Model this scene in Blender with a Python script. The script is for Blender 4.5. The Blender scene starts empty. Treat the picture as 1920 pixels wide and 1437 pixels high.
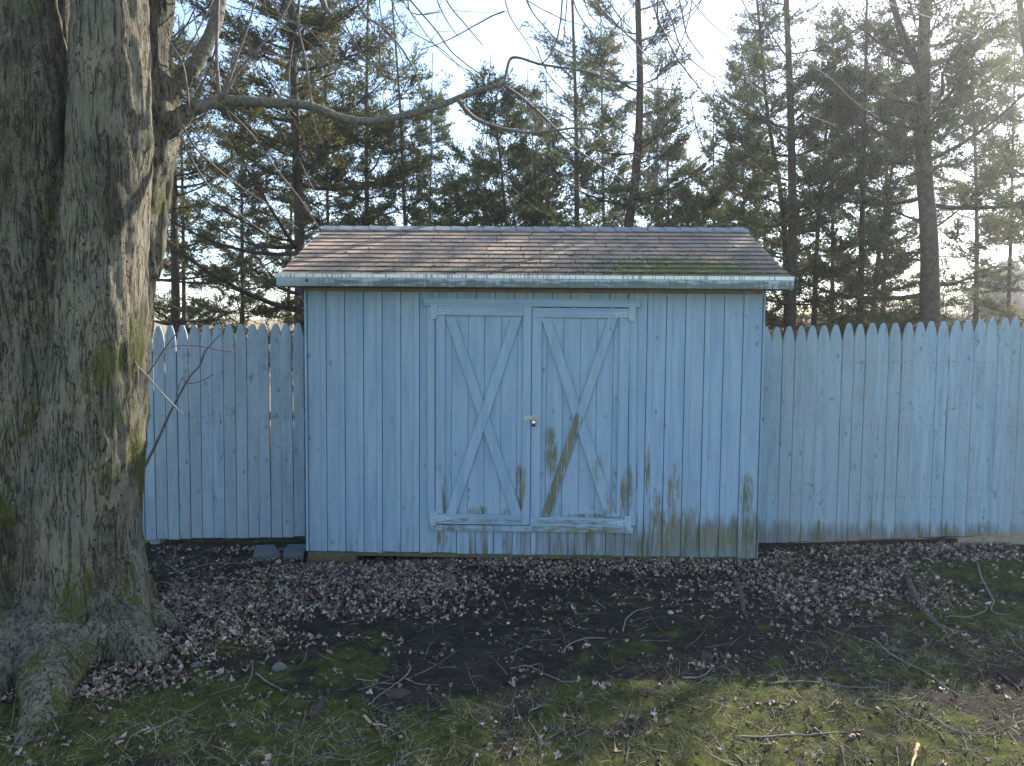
import bpy, math, random
import numpy as np
from mathutils import Vector, Matrix, noise as mnoise
random.seed(7); rng = np.random.default_rng(11)
R = math.radians
S = bpy.context.scene
COL = S.collection

# ------------------------------------------------------------------ camera
CAM = np.array([-0.008, -5.5762, 1.714]); PITCH, YAW, ROLL, F = -0.0582, -0.0271, 0.0088, 1307.2
def basis(p, y, r):
    cy, sy = math.cos(y), math.sin(y)
    f = np.array([sy*math.cos(p), cy*math.cos(p), math.sin(p)])
    rt = np.array([cy, -sy, 0.0]); up = np.cross(rt, f)
    c, s = math.cos(r), math.sin(r)
    return rt*c+up*s, f, -rt*s+up*c
RT, FW, UP = basis(PITCH, YAW, ROLL)
cd = bpy.data.cameras.new('camera'); cam = bpy.data.objects.new('camera', cd); COL.objects.link(cam)
M = Matrix.Identity(4)
for i in range(3):
    M[i][0], M[i][1], M[i][2], M[i][3] = RT[i], UP[i], -FW[i], CAM[i]
cam.matrix_world = M
cd.sensor_width = 36; cd.lens = 36*F/1920; cd.clip_start = .05; cd.clip_end = 600
S.camera = cam

# ------------------------------------------------------------------ sky, sun, exposure
SUN_EL, SUN_AZ = R(31.5), R(43)
W = bpy.data.worlds.new("World"); S.world = W; W.use_nodes = True
wn = W.node_tree; bg = wn.nodes['Background']
sk = wn.nodes.new('ShaderNodeTexSky'); sk.sky_type = 'NISHITA'; sk.sun_disc = False
sk.sun_elevation = SUN_EL; sk.sun_rotation = SUN_AZ; sk.air_density = 1.0; sk.dust_density = 0.6; sk.ozone_density = 1.0
bg.inputs[1].default_value = .15
wn.links.new(sk.outputs[0], bg.inputs[0])
sd = bpy.data.lights.new('sun', 'SUN'); sun = bpy.data.objects.new('sun', sd); COL.objects.link(sun)
sd.energy = 5.0; sd.angle = R(.53); sd.color = (1, .93, .82)
sv = Vector((math.sin(SUN_AZ)*math.cos(SUN_EL), math.cos(SUN_AZ)*math.cos(SUN_EL), math.sin(SUN_EL)))
sun.rotation_euler = sv.to_track_quat('Z', 'Y').to_euler(); sun.location = (8, 12, 12)
S.view_settings.view_transform = 'Standard'; S.view_settings.look = 'None'
S.view_settings.exposure = 1.38; S.view_settings.gamma = 1
GLARE_HAZE = .0022
S.cycles.max_bounces = 6; S.cycles.diffuse_bounces = 3; S.cycles.transmission_bounces = 3

# ------------------------------------------------------------------ noise (numpy)
_perm = rng.permutation(256); _perm = np.concatenate([_perm, _perm, _perm])
_grad = rng.normal(size=(256, 3)); _grad /= np.linalg.norm(_grad, axis=1)[:, None]
def perlin(p):
    p = np.asarray(p, float); i = np.floor(p).astype(int); f = p-i; i &= 255
    u = f*f*f*(f*(f*6-15)+10); out = 0
    for dx in (0, 1):
        for dy in (0, 1):
            for dz in (0, 1):
                h = _perm[_perm[_perm[i[:, 0]+dx]+i[:, 1]+dy]+i[:, 2]+dz] & 255
                g = _grad[h]
                d = (f-np.array([dx, dy, dz]))
                w = (u[:, 0] if dx else 1-u[:, 0])*(u[:, 1] if dy else 1-u[:, 1])*(u[:, 2] if dz else 1-u[:, 2])
                out = out+w*(g*d).sum(1)
    return out
def fbm(p, o=3):
    p = np.asarray(p, float); return sum(perlin(p*2**k+17.3*k)/2**k for k in range(o))
def fbm2(x, y, s, o=3, seed=0.0):
    return fbm(np.stack([x*s, y*s, np.full_like(x, seed)], 1), o)

# ------------------------------------------------------------------ pixel <-> place
def ray(px, py): return FW+RT*(px-960)/F-UP*(py-718.5)/F
def at(px, py, Y):
    d = ray(px, py); t = (Y-CAM[1])/d[1]; return CAM+d*t
def project(P):
    d = np.asarray(P, float)-CAM; z = d@FW
    return 960+F*(d@RT)/z, 718.5-F*(d@UP)/z
def gh(x, y):
    x = np.atleast_1d(np.asarray(x, float)); y = np.atleast_1d(np.asarray(y, float))
    h = -.065+.014*x+.04*np.clip(x-1.8, 0, 4)
    h = h+.10*np.exp(-(((x+2.6)/.9)**2+((y+1.5)/.9)**2))
    h = h+.075*np.clip(y-7, 0, 60)*np.clip((y-7)/8, 0, 1)+.0*x
    near = np.exp(-np.clip(np.abs(y+1.5)-3, 0, 99)/3)
    h = h+near*(.022*fbm2(x, y, 1.3, 2, 3.1)+.012*fbm2(x, y, 6, 2, 8.2))
    h = h-.05*np.exp(-((y-.1)/.25)**2)*np.clip((-.2-x), 0, 1)*(x > -1.9)
    return h
def on_ground(px, py, lift=0.0):
    d = ray(px, py); z = 0.0
    for _ in range(6):
        t = (z-CAM[2])/d[2]; P = CAM+d*t; z = float(gh(P[0], P[1])[0])+lift
    return P

# ------------------------------------------------------------------ mesh helpers
def mesh(name, V, Fc, m=None, smooth=False, colors=None):
    V = np.asarray(V, np.float32); me = bpy.data.meshes.new(name)
    if isinstance(Fc, np.ndarray):
        n, k = Fc.shape
        me.vertices.add(len(V)); me.vertices.foreach_set('co', V.ravel())
        me.loops.add(n*k); me.loops.foreach_set('vertex_index', Fc.astype(np.int32).ravel())
        me.polygons.add(n); me.polygons.foreach_set('loop_start', np.arange(0, n*k, k, dtype=np.int32))
        me.update(calc_edges=True)
    else:
        me.from_pydata([tuple(map(float, v)) for v in V], [], [tuple(map(int, f)) for f in Fc])
    if smooth: me.polygons.foreach_set('use_smooth', np.ones(len(me.polygons), bool))
    if colors is not None:
        a = me.color_attributes.new('tint', 'FLOAT_COLOR', 'POINT')
        c = np.ones((len(V), 4), np.float32); c[:, :colors.shape[1]] = colors
        a.data.foreach_set('color', c.ravel())
    if m: me.materials.append(m)
    return me
def place(name, me, parent=None, loc=(0, 0, 0)):
    o = bpy.data.objects.new(name, me); COL.objects.link(o); o.location = loc
    if parent: o.parent = parent
    return o
def root_of(o):
    while o.parent: o = o.parent
    return o
def part(name, V, Fc, m, parent, smooth=False, colors=None):
    base = np.array(root_of(parent).location)
    return place(name, mesh(name, np.asarray(V, float)-base, Fc, m, smooth, colors), parent)
def tag(o, label=None, cat=None, group=None, kind=None):
    for k, v in (('label', label), ('category', cat), ('group', group), ('kind', kind)):
        if v: o[k] = v
    return o
def empty(name, loc): return place(name, None, None, tuple(map(float, loc)))
def struct(name, me): return tag(place(name, me), kind='structure')

class MB:
    def __init__(s): s.v = []; s.f = []
    def add(s, V, Fc):
        b = len(s.v); s.v += [tuple(map(float, v)) for v in V]; s.f += [tuple(i+b for i in f) for f in Fc]; return s
    def box(s, a, b):
        x0, y0, z0 = a; x1, y1, z1 = b
        return s.add([(x0, y0, z0), (x1, y0, z0), (x1, y1, z0), (x0, y1, z0), (x0, y0, z1), (x1, y0, z1), (x1, y1, z1), (x0, y1, z1)],
                     [(3, 2, 1, 0), (4, 5, 6, 7), (0, 1, 5, 4), (1, 2, 6, 5), (2, 3, 7, 6), (3, 0, 4, 7)])
    def slab(s, pts, y0, y1, c=.0015):
        """outline pts (x,z) counter-clockwise seen from the front (-y); front y0, back y1, chamfered front edge"""
        n = len(pts); P = np.array(pts, float); cen = P.mean(0)
        e = P-np.roll(P, 1, 0); e2 = np.roll(P, -1, 0)-P
        nrm = np.stack([-(e[:, 1]), e[:, 0]], 1)/np.maximum(np.linalg.norm(e, axis=1)[:, None], 1e-9)+np.stack([-(e2[:, 1]), e2[:, 0]], 1)/np.maximum(np.linalg.norm(e2, axis=1)[:, None], 1e-9)
        nrm /= np.maximum(np.linalg.norm(nrm, axis=1)[:, None], 1e-9)
        I = P+nrm*c
        V = [(x, y0, z) for x, z in I]+[(x, y0+c, z) for x, z in P]+[(x, y1, z) for x, z in P]
        Fc = [tuple(range(n)), tuple(range(3*n-1, 2*n-1, -1))]
        for i in range(n):
            j = (i+1) % n; Fc += [(i, n+i, n+j, j), (n+i, 2*n+i, 2*n+j, n+j)]
        return s.add(V, Fc)
    def tube(s, P, r, k=6):
        V, Fc = tube(P, r, k); return s.add(V, Fc)
    def part(s, name, m, parent, smooth=False): return part(name, s.v, s.f, m, parent, smooth)
def tube(P, r, k=6, cap=True):
    P = np.asarray(P, float); n = len(P); r = np.broadcast_to(np.asarray(r, float), (n,))
    T = np.gradient(P, axis=0); T /= np.maximum(np.linalg.norm(T, axis=1)[:, None], 1e-9)
    ref = np.array([0, 0, 1.0]) if abs(T[:, 2]).mean() < .8 else np.array([0, 1.0, 0])
    A = np.cross(T, ref); A /= np.maximum(np.linalg.norm(A, axis=1)[:, None], 1e-9); B = np.cross(T, A)
    a = np.arange(k)*2*math.pi/k
    V = (P[:, None]+r[:, None, None]*(np.cos(a)[None, :, None]*A[:, None]+np.sin(a)[None, :, None]*B[:, None])).reshape(-1, 3)
    Fc = []
    for i in range(n-1):
        for j in range(k):
            j2 = (j+1) % k; Fc.append((i*k+j, i*k+j2, (i+1)*k+j2, (i+1)*k+j))
    if cap: Fc += [tuple(range(k-1, -1, -1)), tuple((n-1)*k+j for j in range(k))]
    return V, Fc
def spline(P, n=6):
    P = np.asarray(P, float); Q = np.vstack([2*P[0]-P[1], P, 2*P[-1]-P[-2]]); out = []
    for i in range(1, len(Q)-2):
        for t in np.linspace(0, 1, n, endpoint=False):
            out.append(.5*((2*Q[i])+(-Q[i-1]+Q[i+1])*t+(2*Q[i-1]-5*Q[i]+4*Q[i+1]-Q[i+2])*t*t+(-Q[i-1]+3*Q[i]-3*Q[i+1]+Q[i+2])*t**3))
    out.append(P[-1]); return np.array(out)
def many_tubes(starts, dirs, lens, r0, k=3, segs=2, curl=.0):
    """vectorised thin twigs -> V, F(quads)"""
    n = len(starts); t = np.linspace(0, 1, segs+1)
    c = rng.normal(size=(n, 3))*curl
    P = starts[:, None]+dirs[:, None]*lens[:, None, None]*t[None, :, None]+c[:, None]*(t**2)[None, :, None]*lens[:, None, None]
    A = np.cross(dirs, rng.normal(size=(n, 3))); A /= np.linalg.norm(A, axis=1)[:, None]; B = np.cross(dirs, A)
    a = np.arange(k)*2*math.pi/k
    rr = (r0[:, None]*(1-.75*t)[None])
    ring = np.cos(a)[None, :, None]*A[:, None]+np.sin(a)[None, :, None]*B[:, None]
    V = (P[:, :, None]+rr[:, :, None, None]*ring[:, None]).reshape(-1, 3)
    base = (np.arange(n)*(segs+1)*k)[:, None, None, None]; s = (np.arange(segs)*k)[None, :, None, None]
    j = np.arange(k); q = np.stack([j, (j+1) % k, (j+1) % k+k, j+k], 1)[None, None]
    return V, (base+s+q).reshape(-1, 4), P

# ------------------------------------------------------------------ material helpers
class NB:
    def __init__(s, name, rough=.85, spec=.25):
        s.m = bpy.data.materials.new(name); s.m.use_nodes = True; s.t = s.m.node_tree
        s.b = s.t.nodes['Principled BSDF']; s.b.inputs['Roughness'].default_value = rough; s.b.inputs['Specular IOR Level'].default_value = spec
        s.geo = s.n('ShaderNodeNewGeometry'); s.pos = s.geo.outputs['Position']
        s.oi = s.n('ShaderNodeObjectInfo'); s.rnd = s.oi.outputs['Random']
    def n(s, t, **k):
        x = s.t.nodes.new(t)
        for a, b in k.items(): setattr(x, a, b)
        return x
    def put(s, sock, v):
        if isinstance(v, bpy.types.NodeSocket): s.t.links.new(v, sock)
        elif hasattr(sock.default_value, '__len__'):
            L = len(sock.default_value)
            v = (v,)*3 if not hasattr(v, '__len__') else tuple(v)
            sock.default_value = (v+(1,))[:L] if L == 4 else v[:L]
        else: sock.default_value = v
    def math(s, op, a, b=0.0, c=0.0, clamp=False):
        x = s.n('ShaderNodeMath', operation=op, use_clamp=clamp)
        for i, v in enumerate((a, b, c)): s.put(x.inputs[i], v)
        return x.outputs[0]
    def vm(s, op, a, b=(0, 0, 0)):
        x = s.n('ShaderNodeVectorMath', operation=op); s.put(x.inputs[0], a); s.put(x.inputs[1], b); return x.outputs[0]
    def vec(s, sc, off=None):
        v = s.vm('MULTIPLY', s.pos, sc)
        return s.vm('ADD', v, off) if off is not None else v
    def noise(s, v, scale=1, detail=3, rough=.55, dist=0.0):
        x = s.n('ShaderNodeTexNoise'); s.put(x.inputs['Vector'], v); x.inputs['Scale'].default_value = scale
        x.inputs['Detail'].default_value = detail; x.inputs['Roughness'].default_value = rough; x.inputs['Distortion'].default_value = dist
        return x.outputs[0]
    def voro(s, v, scale=1, feature='F1', out=0):
        x = s.n('ShaderNodeTexVoronoi', feature=feature); s.put(x.inputs['Vector'], v); x.inputs['Scale'].default_value = scale
        return x.outputs[out]
    def ss(s, v, a, b, lo=0.0, hi=1.0):
        x = s.n('ShaderNodeMapRange', interpolation_type='SMOOTHSTEP')
        for i, q in enumerate((v, a, b, lo, hi)): s.put(x.inputs[i], q)
        return x.outputs[0]
    def mix(s, f, a, b):
        x = s.n('ShaderNodeMix', data_type='RGBA'); s.put(x.inputs[0], f); s.put(x.inputs[6], a); s.put(x.inputs[7], b); return x.outputs[2]
    def attr(s, name, out='Fac'):
        x = s.n('ShaderNodeAttribute', attribute_name=name); return x.outputs[out]
    def sep(s, v):
        x = s.n('ShaderNodeSeparateXYZ'); s.put(x.inputs[0], v); return x.outputs
    def col(s, c): s.put(s.b.inputs['Base Color'], c)
    def bump(s, h, dist=.01, strength=1.0, nrm=None):
        x = s.n('ShaderNodeBump'); s.put(x.inputs['Height'], h); x.inputs['Distance'].default_value = dist; x.inputs['Strength'].default_value = strength
        s.t.links.new(x.outputs[0], s.b.inputs['Normal']); return x

def blobs(nb, spots, streak):
    """spots: (x, z, rx, rz, weight) in the wall plane -> 0..1"""
    px = nb.sep(nb.pos); tot = None
    for x, z, rx, rz, w in spots:
        a = nb.math('MULTIPLY', nb.math('SUBTRACT', px[0], x), 1/rx); b = nb.math('MULTIPLY', nb.math('SUBTRACT', px[2], z), 1/rz)
        d = nb.math('ADD', nb.math('MULTIPLY', a, a), nb.math('MULTIPLY', b, b))
        g = nb.math('MULTIPLY', nb.ss(d, 2.6, 0.0), w)
        tot = g if tot is None else nb.math('MAXIMUM', tot, g)
    return nb.ss(nb.math('MULTIPLY', tot, nb.math('ADD', nb.ss(streak, .36, .64), .28)), .24, 1.08)

def paint_mat(name, base, low, stain_z, spots=(), knots=.5, mottle=.3, wear=0.0, axis='z', vary=.10):
    nb = NB(name, .72, .3)
    off = nb.math('MULTIPLY', nb.rnd, 61.0)
    offv = nb.n('ShaderNodeCombineXYZ'); 
    for i in range(3): nb.put(offv.inputs[i], off)
    o = offv.outputs[0]
    k = {'z': (1, 1, .06), 'x': (.06, 1, 1)}[axis]
    grain = nb.noise(nb.vec(tuple(90*a for a in k), o), 1, 3, .6, .6)
    broad = nb.noise(nb.vec(tuple(16*a for a in (1, 1, .10) ) if axis == 'z' else (1.6, 16, 16), o), 1, 3, .55, .4)
    cloud = nb.noise(nb.vec((5, 5, 3), o), 1, 4, .6)
    c = nb.mix(nb.ss(broad, .35, .7), base, low)
    # board-to-board variation
    c = nb.mix(nb.math('MULTIPLY', nb.rnd, vary*2), c, tuple(.62*a+.06*q for a, q in zip(base, (1.3, 1, .7))))
    c = nb.mix(nb.math('MULTIPLY', nb.ss(cloud, .5, .75), mottle), c, (.27, .285, .30))
    fine = nb.ss(grain, .55, .75)
    c = nb.mix(nb.math('MULTIPLY', fine, .40), c, (.19, .23, .26))
    # knots
    vk = nb.vec((13, 13, 7.5), o)
    vd = nb.voro(vk, 1); vc = nb.sep(nb.voro(vk, 1, out=1))[0]
    wob = nb.math('MULTIPLY', nb.math('SUBTRACT', nb.noise(nb.vec((70, 70, 50), o)), .5), .22)
    big_k = nb.noise(nb.vec((11, 11, 6), o), 1, 5, .75, 1.5)
    kn = nb.math('MULTIPLY', nb.ss(nb.math('ADD', vd, wob), .24, .03), nb.ss(vc, 1-knots, 1-knots+.25))
    c = nb.mix(nb.math('MULTIPLY', kn, .62), c, (.09, .12, .15))
    c = nb.mix(nb.math('MULTIPLY', nb.ss(big_k, .57, .70), mottle*1.5), c, (.10, .13, .155))
    # weathering: bare grey wood and green-brown algae, rising from the foot of the boards
    z = nb.sep(nb.pos)[2]
    foot = nb.ss(z, stain_z, 0.0)
    st = nb.noise(nb.vec((22, 22, 2.2), o), 1, 4, .6, .5)
    px = nb.sep(nb.pos)[0]
    side = nb.ss(px, -1.4, 1.5, .55, 1.0)
    bare = nb.ss(nb.math('ADD', nb.math('MULTIPLY', nb.math('MULTIPLY', foot, side), .62), nb.math('MULTIPLY', st, .6)), .62, .84)
    if wear: bare = nb.math('MAXIMUM', bare, nb.math('MULTIPLY', nb.ss(st, .5, .62), wear))
    bc = nb.mix(nb.ss(grain, .35, .65), (.20, .205, .19), (.11, .115, .10))
    c = nb.mix(nb.math('MULTIPLY', bare, .8), c, bc)
    gn = nb.noise(nb.vec((13, 13, 1.9), o), 1, 3, .6)
    alg = nb.math('MULTIPLY', bare, nb.ss(gn, .5, .68))
    c = nb.mix(nb.math('MULTIPLY', alg, .8), c, (.085, .10, .035))
    if spots:
        fst = nb.math('ADD', nb.math('MULTIPLY', nb.noise(nb.vec((75, 75, 5.5) if axis == 'z' else (9, 75, 75), o), 1, 4, .65, .3), .6), nb.math('MULTIPLY', nb.noise(nb.vec((26, 26, 9) if axis == 'z' else (14, 30, 30), o), 1, 4, .7), .4)); b = blobs(nb, spots, fst); g2 = nb.mix(nb.ss(gn, .38, .62), (.20, .18, .11), (.11, .115, .035))
        c = nb.mix(nb.math('MULTIPLY', b, .9), c, g2)
    nb.col(c)
    h = nb.math('ADD', nb.math('MULTIPLY', grain, .5), nb.math('MULTIPLY', kn, .6))
    nb.bump(h, .0022, .9)
    return nb.m
def simple(name, c, rough=.8, metal=0, var=.3, scale=30, bump=.003, c2=None):
    nb = NB(name, rough); nb.b.inputs['Metallic'].default_value = metal
    n = nb.noise(nb.vec((scale,)*3), 1, 4, .6)
    nb.col(nb.mix(nb.ss(n, .3, .7), c, c2 or tuple(a*(1-var) for a in c))); nb.bump(n, bump, .8); return nb.m

PAINT = (.30, .425, .545); PAINT_LO = (.22, .35, .48)
def wx(px, py): return at(px, py, 0)[0]
def spot(px, py, rx, ry, w=1.0):
    p = at(px, py, 0); return (p[0], p[2], rx*5.576/1307, ry*5.576/1307, w)
WALL_SPOTS = [spot(1214, 880, 4, 42, 1.1), spot(1262, 930, 12, 60), spot(1230, 980, 14, 55), spot(1250, 1000, 30, 40), spot(1400, 930, 14, 40), spot(1405, 1000, 14, 45), spot(1330, 1010, 60, 28, .9),
              spot(1190, 900, 5, 60, .9), spot(1290, 990, 30, 40, .8), spot(830, 1010, 10, 16, .9)]
DOOR_SPOTS = [spot(974, 915, 9, 45, 1.1), spot(982, 905, 5, 30), spot(1033, 850, 11, 42, 1.1), spot(1026, 830, 7, 30), spot(1170, 930, 9, 45, 1.1), spot(896, 960, 16, 12, 1.2), spot(833, 930, 3, 40, 1.2),
              spot(1180, 915, 5, 40, 1.0), spot(1110, 968, 60, 5, 1.1), spot(900, 966, 80, 4, 1.1), spot(825, 880, 8, 20, .6), spot(1125, 870, 10, 20, .7), spot(1150, 900, 6, 30, .6), spot(990, 945, 8, 30, .5), spot(850, 955, 14, 12, .8), spot(950, 962, 14, 10, .8), spot(1045, 955, 22, 16, .7)]
M_wall = paint_mat('painted_siding', PAINT, PAINT_LO, .75, WALL_SPOTS, .34, .10)
M_door = paint_mat('painted_door_boards', PAINT, PAINT_LO, .45, DOOR_SPOTS, .30, .10)
M_rail = paint_mat('painted_rails', PAINT, PAINT_LO, .42, [spot(900, 975, 120, 5, .8), spot(1080, 978, 120, 5, .8)], .22, .12, axis='x')
M_brace = paint_mat('painted_brace', PAINT, PAINT_LO, .4, [spot(1145, 930, 12, 45, .9), spot(1120, 870, 10, 40, .7), spot(1140, 960, 10, 15, .8)], .22, .10)
M_brace_worn = paint_mat('worn_brace', PAINT, PAINT_LO, .4, [spot(1078, 805, 16, 26, 1.5), spot(1062, 850, 18, 40, 1.5), spot(1045, 895, 18, 40, 1.5), spot(1028, 945, 18, 34, 1.5)], .3, .2)
M_trimlow = paint_mat('worn_threshold', PAINT, PAINT_LO, .5, [spot(1080, 992, 90, 12, 1.1), spot(870, 988, 60, 9, .7)], .3, .3, .7, axis='x')
M_fascia = paint_mat('mildewed_fascia', (.36, .43, .50), (.30, .37, .43), .0, (), .5, .7, .0, axis='x')
def fascia_extra():
    nb = NB('fascia_stained', .75); p = nb.sep(nb.pos)
    n = nb.noise(nb.vec((7, 7, 60)), 1, 5, .65); n2 = nb.noise(nb.vec((60, 60, 6)), 1, 3, .6)
    low = nb.ss(p[2], at(900, 522, -.2)[2], at(900, 532, -.2)[2])
    side = nb.ss(p[0], -1.98, -1.45, .25, 1)
    k = nb.ss(nb.math('ADD', nb.math('MULTIPLY', low, .16), nb.math('ADD', nb.math('MULTIPLY', n, .7), nb.math('MULTIPLY', n2, .3))), .50, .66)
    c = nb.mix(n2, (.44, .52, .58), (.34, .42, .49))
    c = nb.mix(nb.math('MULTIPLY', nb.math('MULTIPLY', k, side), .85), c, nb.mix(n, (.06, .08, .065), (.13, .15, .11)))
    nb.col(c); nb.bump(n, .003, .7); return nb.m
M_fascia = fascia_extra()
def drip_mat():
    nb = NB('white_metal_drip_edge', .4, .5)
    n = nb.noise(nb.vec((95, 3, 3)), 1, 2, .5); n2 = nb.noise(nb.vec((2, 2, 2)), 1, 2, .5)
    k = nb.ss(nb.math('ADD', n, nb.math('MULTIPLY', n2, .2)), .60, .72)
    nb.col(nb.mix(nb.math('MULTIPLY', k, .8), (.78, .80, .76), (.16, .21, .20))); return nb.m
M_drip = drip_mat()
M_tan = simple('weathered_bare_wood', (.19, .16, .10), .85, 0, .45, 14, .004)
M_tanlight = simple('pale_tan_board', (.33, .28, .19), .85, 0, .35, 14, .004)
M_sill = simple('mossy_sill_wood', (.15, .125, .075), .9, 0, .5, 14, .004, (.08, .09, .04))
M_dark = simple('dark_underfloor_wood', (.03, .027, .025), .95)
M_steel = simple('galvanised_steel', (.42, .43, .43), .42, 1, .2, 80, .0005)
M_lock = simple('chrome_lock', (.7, .72, .74), .18, 1, .2, 40, .0002)
M_blackplastic = simple('dark_lock_base', (.03, .03, .035), .5)
M_hinge = simple('painted_hinge', (.38, .51, .60), .55, 0, .12, 60, .0008)
M_nail = simple('nail_heads', (.06, .075, .09), .6)
M_slate = simple('blue_grey_slab', (.14, .16, .165), .9, 0, .25, 10, .004)

def shingle_mat():
    nb = NB('asphalt_shingles', .9, .2)
    g = nb.noise(nb.vec((420,)*3), 1, 2, .7); n = nb.noise(nb.vec((5, 5, 5)), 1, 3, .6)
    c = nb.mix(nb.rnd, (.58, .38, .27), (.42, .31, .235))
    c = nb.mix(nb.ss(n, .4, .7), c, (.24, .20, .165))
    p = nb.sep(nb.pos)
    c = nb.mix(nb.ss(p[0], .2, 1.6, 0, .55), c, (.17, .155, .14))
    c = nb.mix(nb.ss(g, .55, .75), c, (.42, .36, .31)); c = nb.mix(nb.ss(g, .45, .25), c, (.07, .055, .05))
    # lichen speckle + moss
    sp = nb.noise(nb.vec((75, 75, 75)), 1, 3, .7)
    lowz = nb.ss(p[2], 2.66, 2.26)
    k = nb.math('MULTIPLY', nb.ss(nb.math('ADD', sp, nb.math('MULTIPLY', lowz, .16)), .60, .70), nb.ss(p[0], -1.9, 0.2, .35, 1))
    c = nb.mix(nb.math('MULTIPLY', k, .85), c, (.035, .038, .025))
    # green patch right of centre
    a = nb.math('MULTIPLY', nb.math('SUBTRACT', p[0], 1.15), 1/.68); b = nb.math('MULTIPLY', nb.math('SUBTRACT', p[1], -.02), 1/.30)
    d = nb.ss(nb.math('ADD', nb.math('MULTIPLY', a, a), nb.math('MULTIPLY', b, b)), 1.6, 0.0)
    mn = nb.noise(nb.vec((14, 14, 14)), 1, 4, .7)
    mk = nb.ss(nb.math('ADD', nb.math('MULTIPLY', d, .34), nb.math('MULTIPLY', mn, 1.15)), .74, .90)
    c = nb.mix(nb.math('MULTIPLY', mk, .9), c, nb.mix(sp, (.05, .085, .025), (.14, .14, .03)))
    nb.col(c); nb.bump(g, .002, .8); return nb.m
M_shingle = shingle_mat()
M_cap = simple('ridge_cap_grey', (.26, .28, .30), .8, 0, .25, 300, .002)
M_moss_clump = simple('moss_clump', (.10, .13, .025), .95, 0, .5, 60, .004)

# ------------------------------------------------------------------ ground
LEAFZ = [(640, 1085, 130, 28, 1.0), (760, 1100, 130, 30, 1.0), (500, 1130, 120, 35, .85), (380, 1150, 90, 45, .95), (420, 1195, 110, 25, .95), (340, 1225, 80, 22, .9), (230, 1270, 110, 26, 1.0),
         (170, 1295, 70, 22, .9), (15, 1265, 30, 40, .8), (1000, 1058, 480, 9, .85), (1200, 1070, 300, 10, .6), (1000, 1085, 300, 22, .16), (1450, 1095, 150, 40, .42), (1540, 1115, 150, 45, .48), (1600, 1060, 120, 30, .5),
         (1720, 1030, 200, 10, .9), (1760, 1120, 60, 25, .5), (1850, 1050, 80, 10, .6), (520, 1110, 180, 40, .5), (700, 1140, 180, 25, .45), (1380, 1055, 120, 20, .8), (460, 1030, 160, 10, .35)]
MOSSZ = [(470, 1095, 110, 22, 1.0), (330, 1090, 60, 15, .8), (440, 1155, 60, 20, .6), (1830, 1080, 130, 45, 1.15), (1480, 1068, 30, 10, .8), (480, 1230, 170, 55, .85), (300, 1350, 400, 70, 1.2), (700, 1400, 500, 60, 1.0), (640, 1250, 120, 50, .7),
         (1180, 1210, 60, 40, .4), (1200, 1290, 200, 50, .8), (1400, 1330, 500, 60, 1.0), (1700, 1240, 220, 90, .85), (1850, 1170, 150, 60, .9), (1300, 1180, 90, 30, .6), (1500, 1230, 100, 30, .7), (1400, 1420, 700, 50, 1.2), (60, 1400, 200, 60, 1.1)]
GRASSZ = [(500, 1400, 600, 60, .75), (1000, 1400, 500, 70, 1.0), (1500, 1370, 500, 80, 1.1), (1780, 1250, 250, 80, .7), (1350, 1270, 150, 40, .5), (300, 1330, 200, 50, .35), (1650, 1420, 400, 50, 1.1), (330, 1060, 80, 20, .3)]
def zmask(zs, px, py):
    m = np.zeros_like(px)
    for cx, cy, rx, ry, w in zs:
        m = np.maximum(m, w*np.exp(-(((px-cx)/rx)**2+((py-cy)/ry)**2)**1.5*.7))
    return m
def masks(x, y):
    P = np.stack([x, y, gh(x, y)], 1); d = P-CAM; z = d@FW; ok = z > .5; z = np.where(ok, z, 1)
    px = 960+F*(d@RT)/z; py = 718.5-F*(d@UP)/z
    nz = fbm2(x, y, 3.0, 4, 5.5)
    yard = (y < .5)
    moss = np.where(yard, zmask(MOSSZ, px, py), .6); moss = moss*.80+nz*.75+.35*fbm2(x, y, 11, 3, 7.7)
    out = (py > 1440) | (~ok)
    moss = np.where(out & yard, .7+nz*.6, moss)
    leaf = np.where(yard & ok, zmask(LEAFZ, px, py), .1)+.35*fbm2(x, y, 5, 2, 9.5)+.35*fbm2(x, y, 14, 2, 1.5)
    gr = np.where(yard & ok, zmask(GRASSZ, px, py), .4); gr = np.where(out & yard, .9, gr)
    return moss, leaf, gr
def axis(a0, a1, st, far0, far1):
    c = list(np.arange(a0, a1, st)); v = a1; s = st
    while v < far1: c.append(v); s *= 1.22; v += s
    c.append(far1); v = a0; s = st; L = []
    while v > far0: s *= 1.22; v -= s; L.append(max(v, far0))
    return np.array(sorted(set(L+c)))
gx = axis(-3.6, 4.0, .022, -160, 160); gy = axis(-3.5, .6, .018, -30, 170)
X, Y = np.meshgrid(gx, gy); xf, yf = X.ravel(), Y.ravel(); zf = gh(xf, yf)
mo, le, gr = masks(xf, yf)
near = (np.abs(yf+1.5) < 2.5) & (np.abs(xf) < 4.5)
zf = zf+near*(np.clip(mo-.35, 0, .6)*(.022+.03*fbm2(xf, yf, 14, 2, 1.7))+.014*fbm2(xf, yf, 20, 2, 2.2)+np.clip(le, 0, 1)*.01)
nx, ny = len(gx), len(gy); ii = np.arange(nx*ny).reshape(ny, nx)
Fq = np.stack([ii[:-1, :-1], ii[:-1, 1:], ii[1:, 1:], ii[1:, :-1]], -1).reshape(-1, 4)
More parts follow.
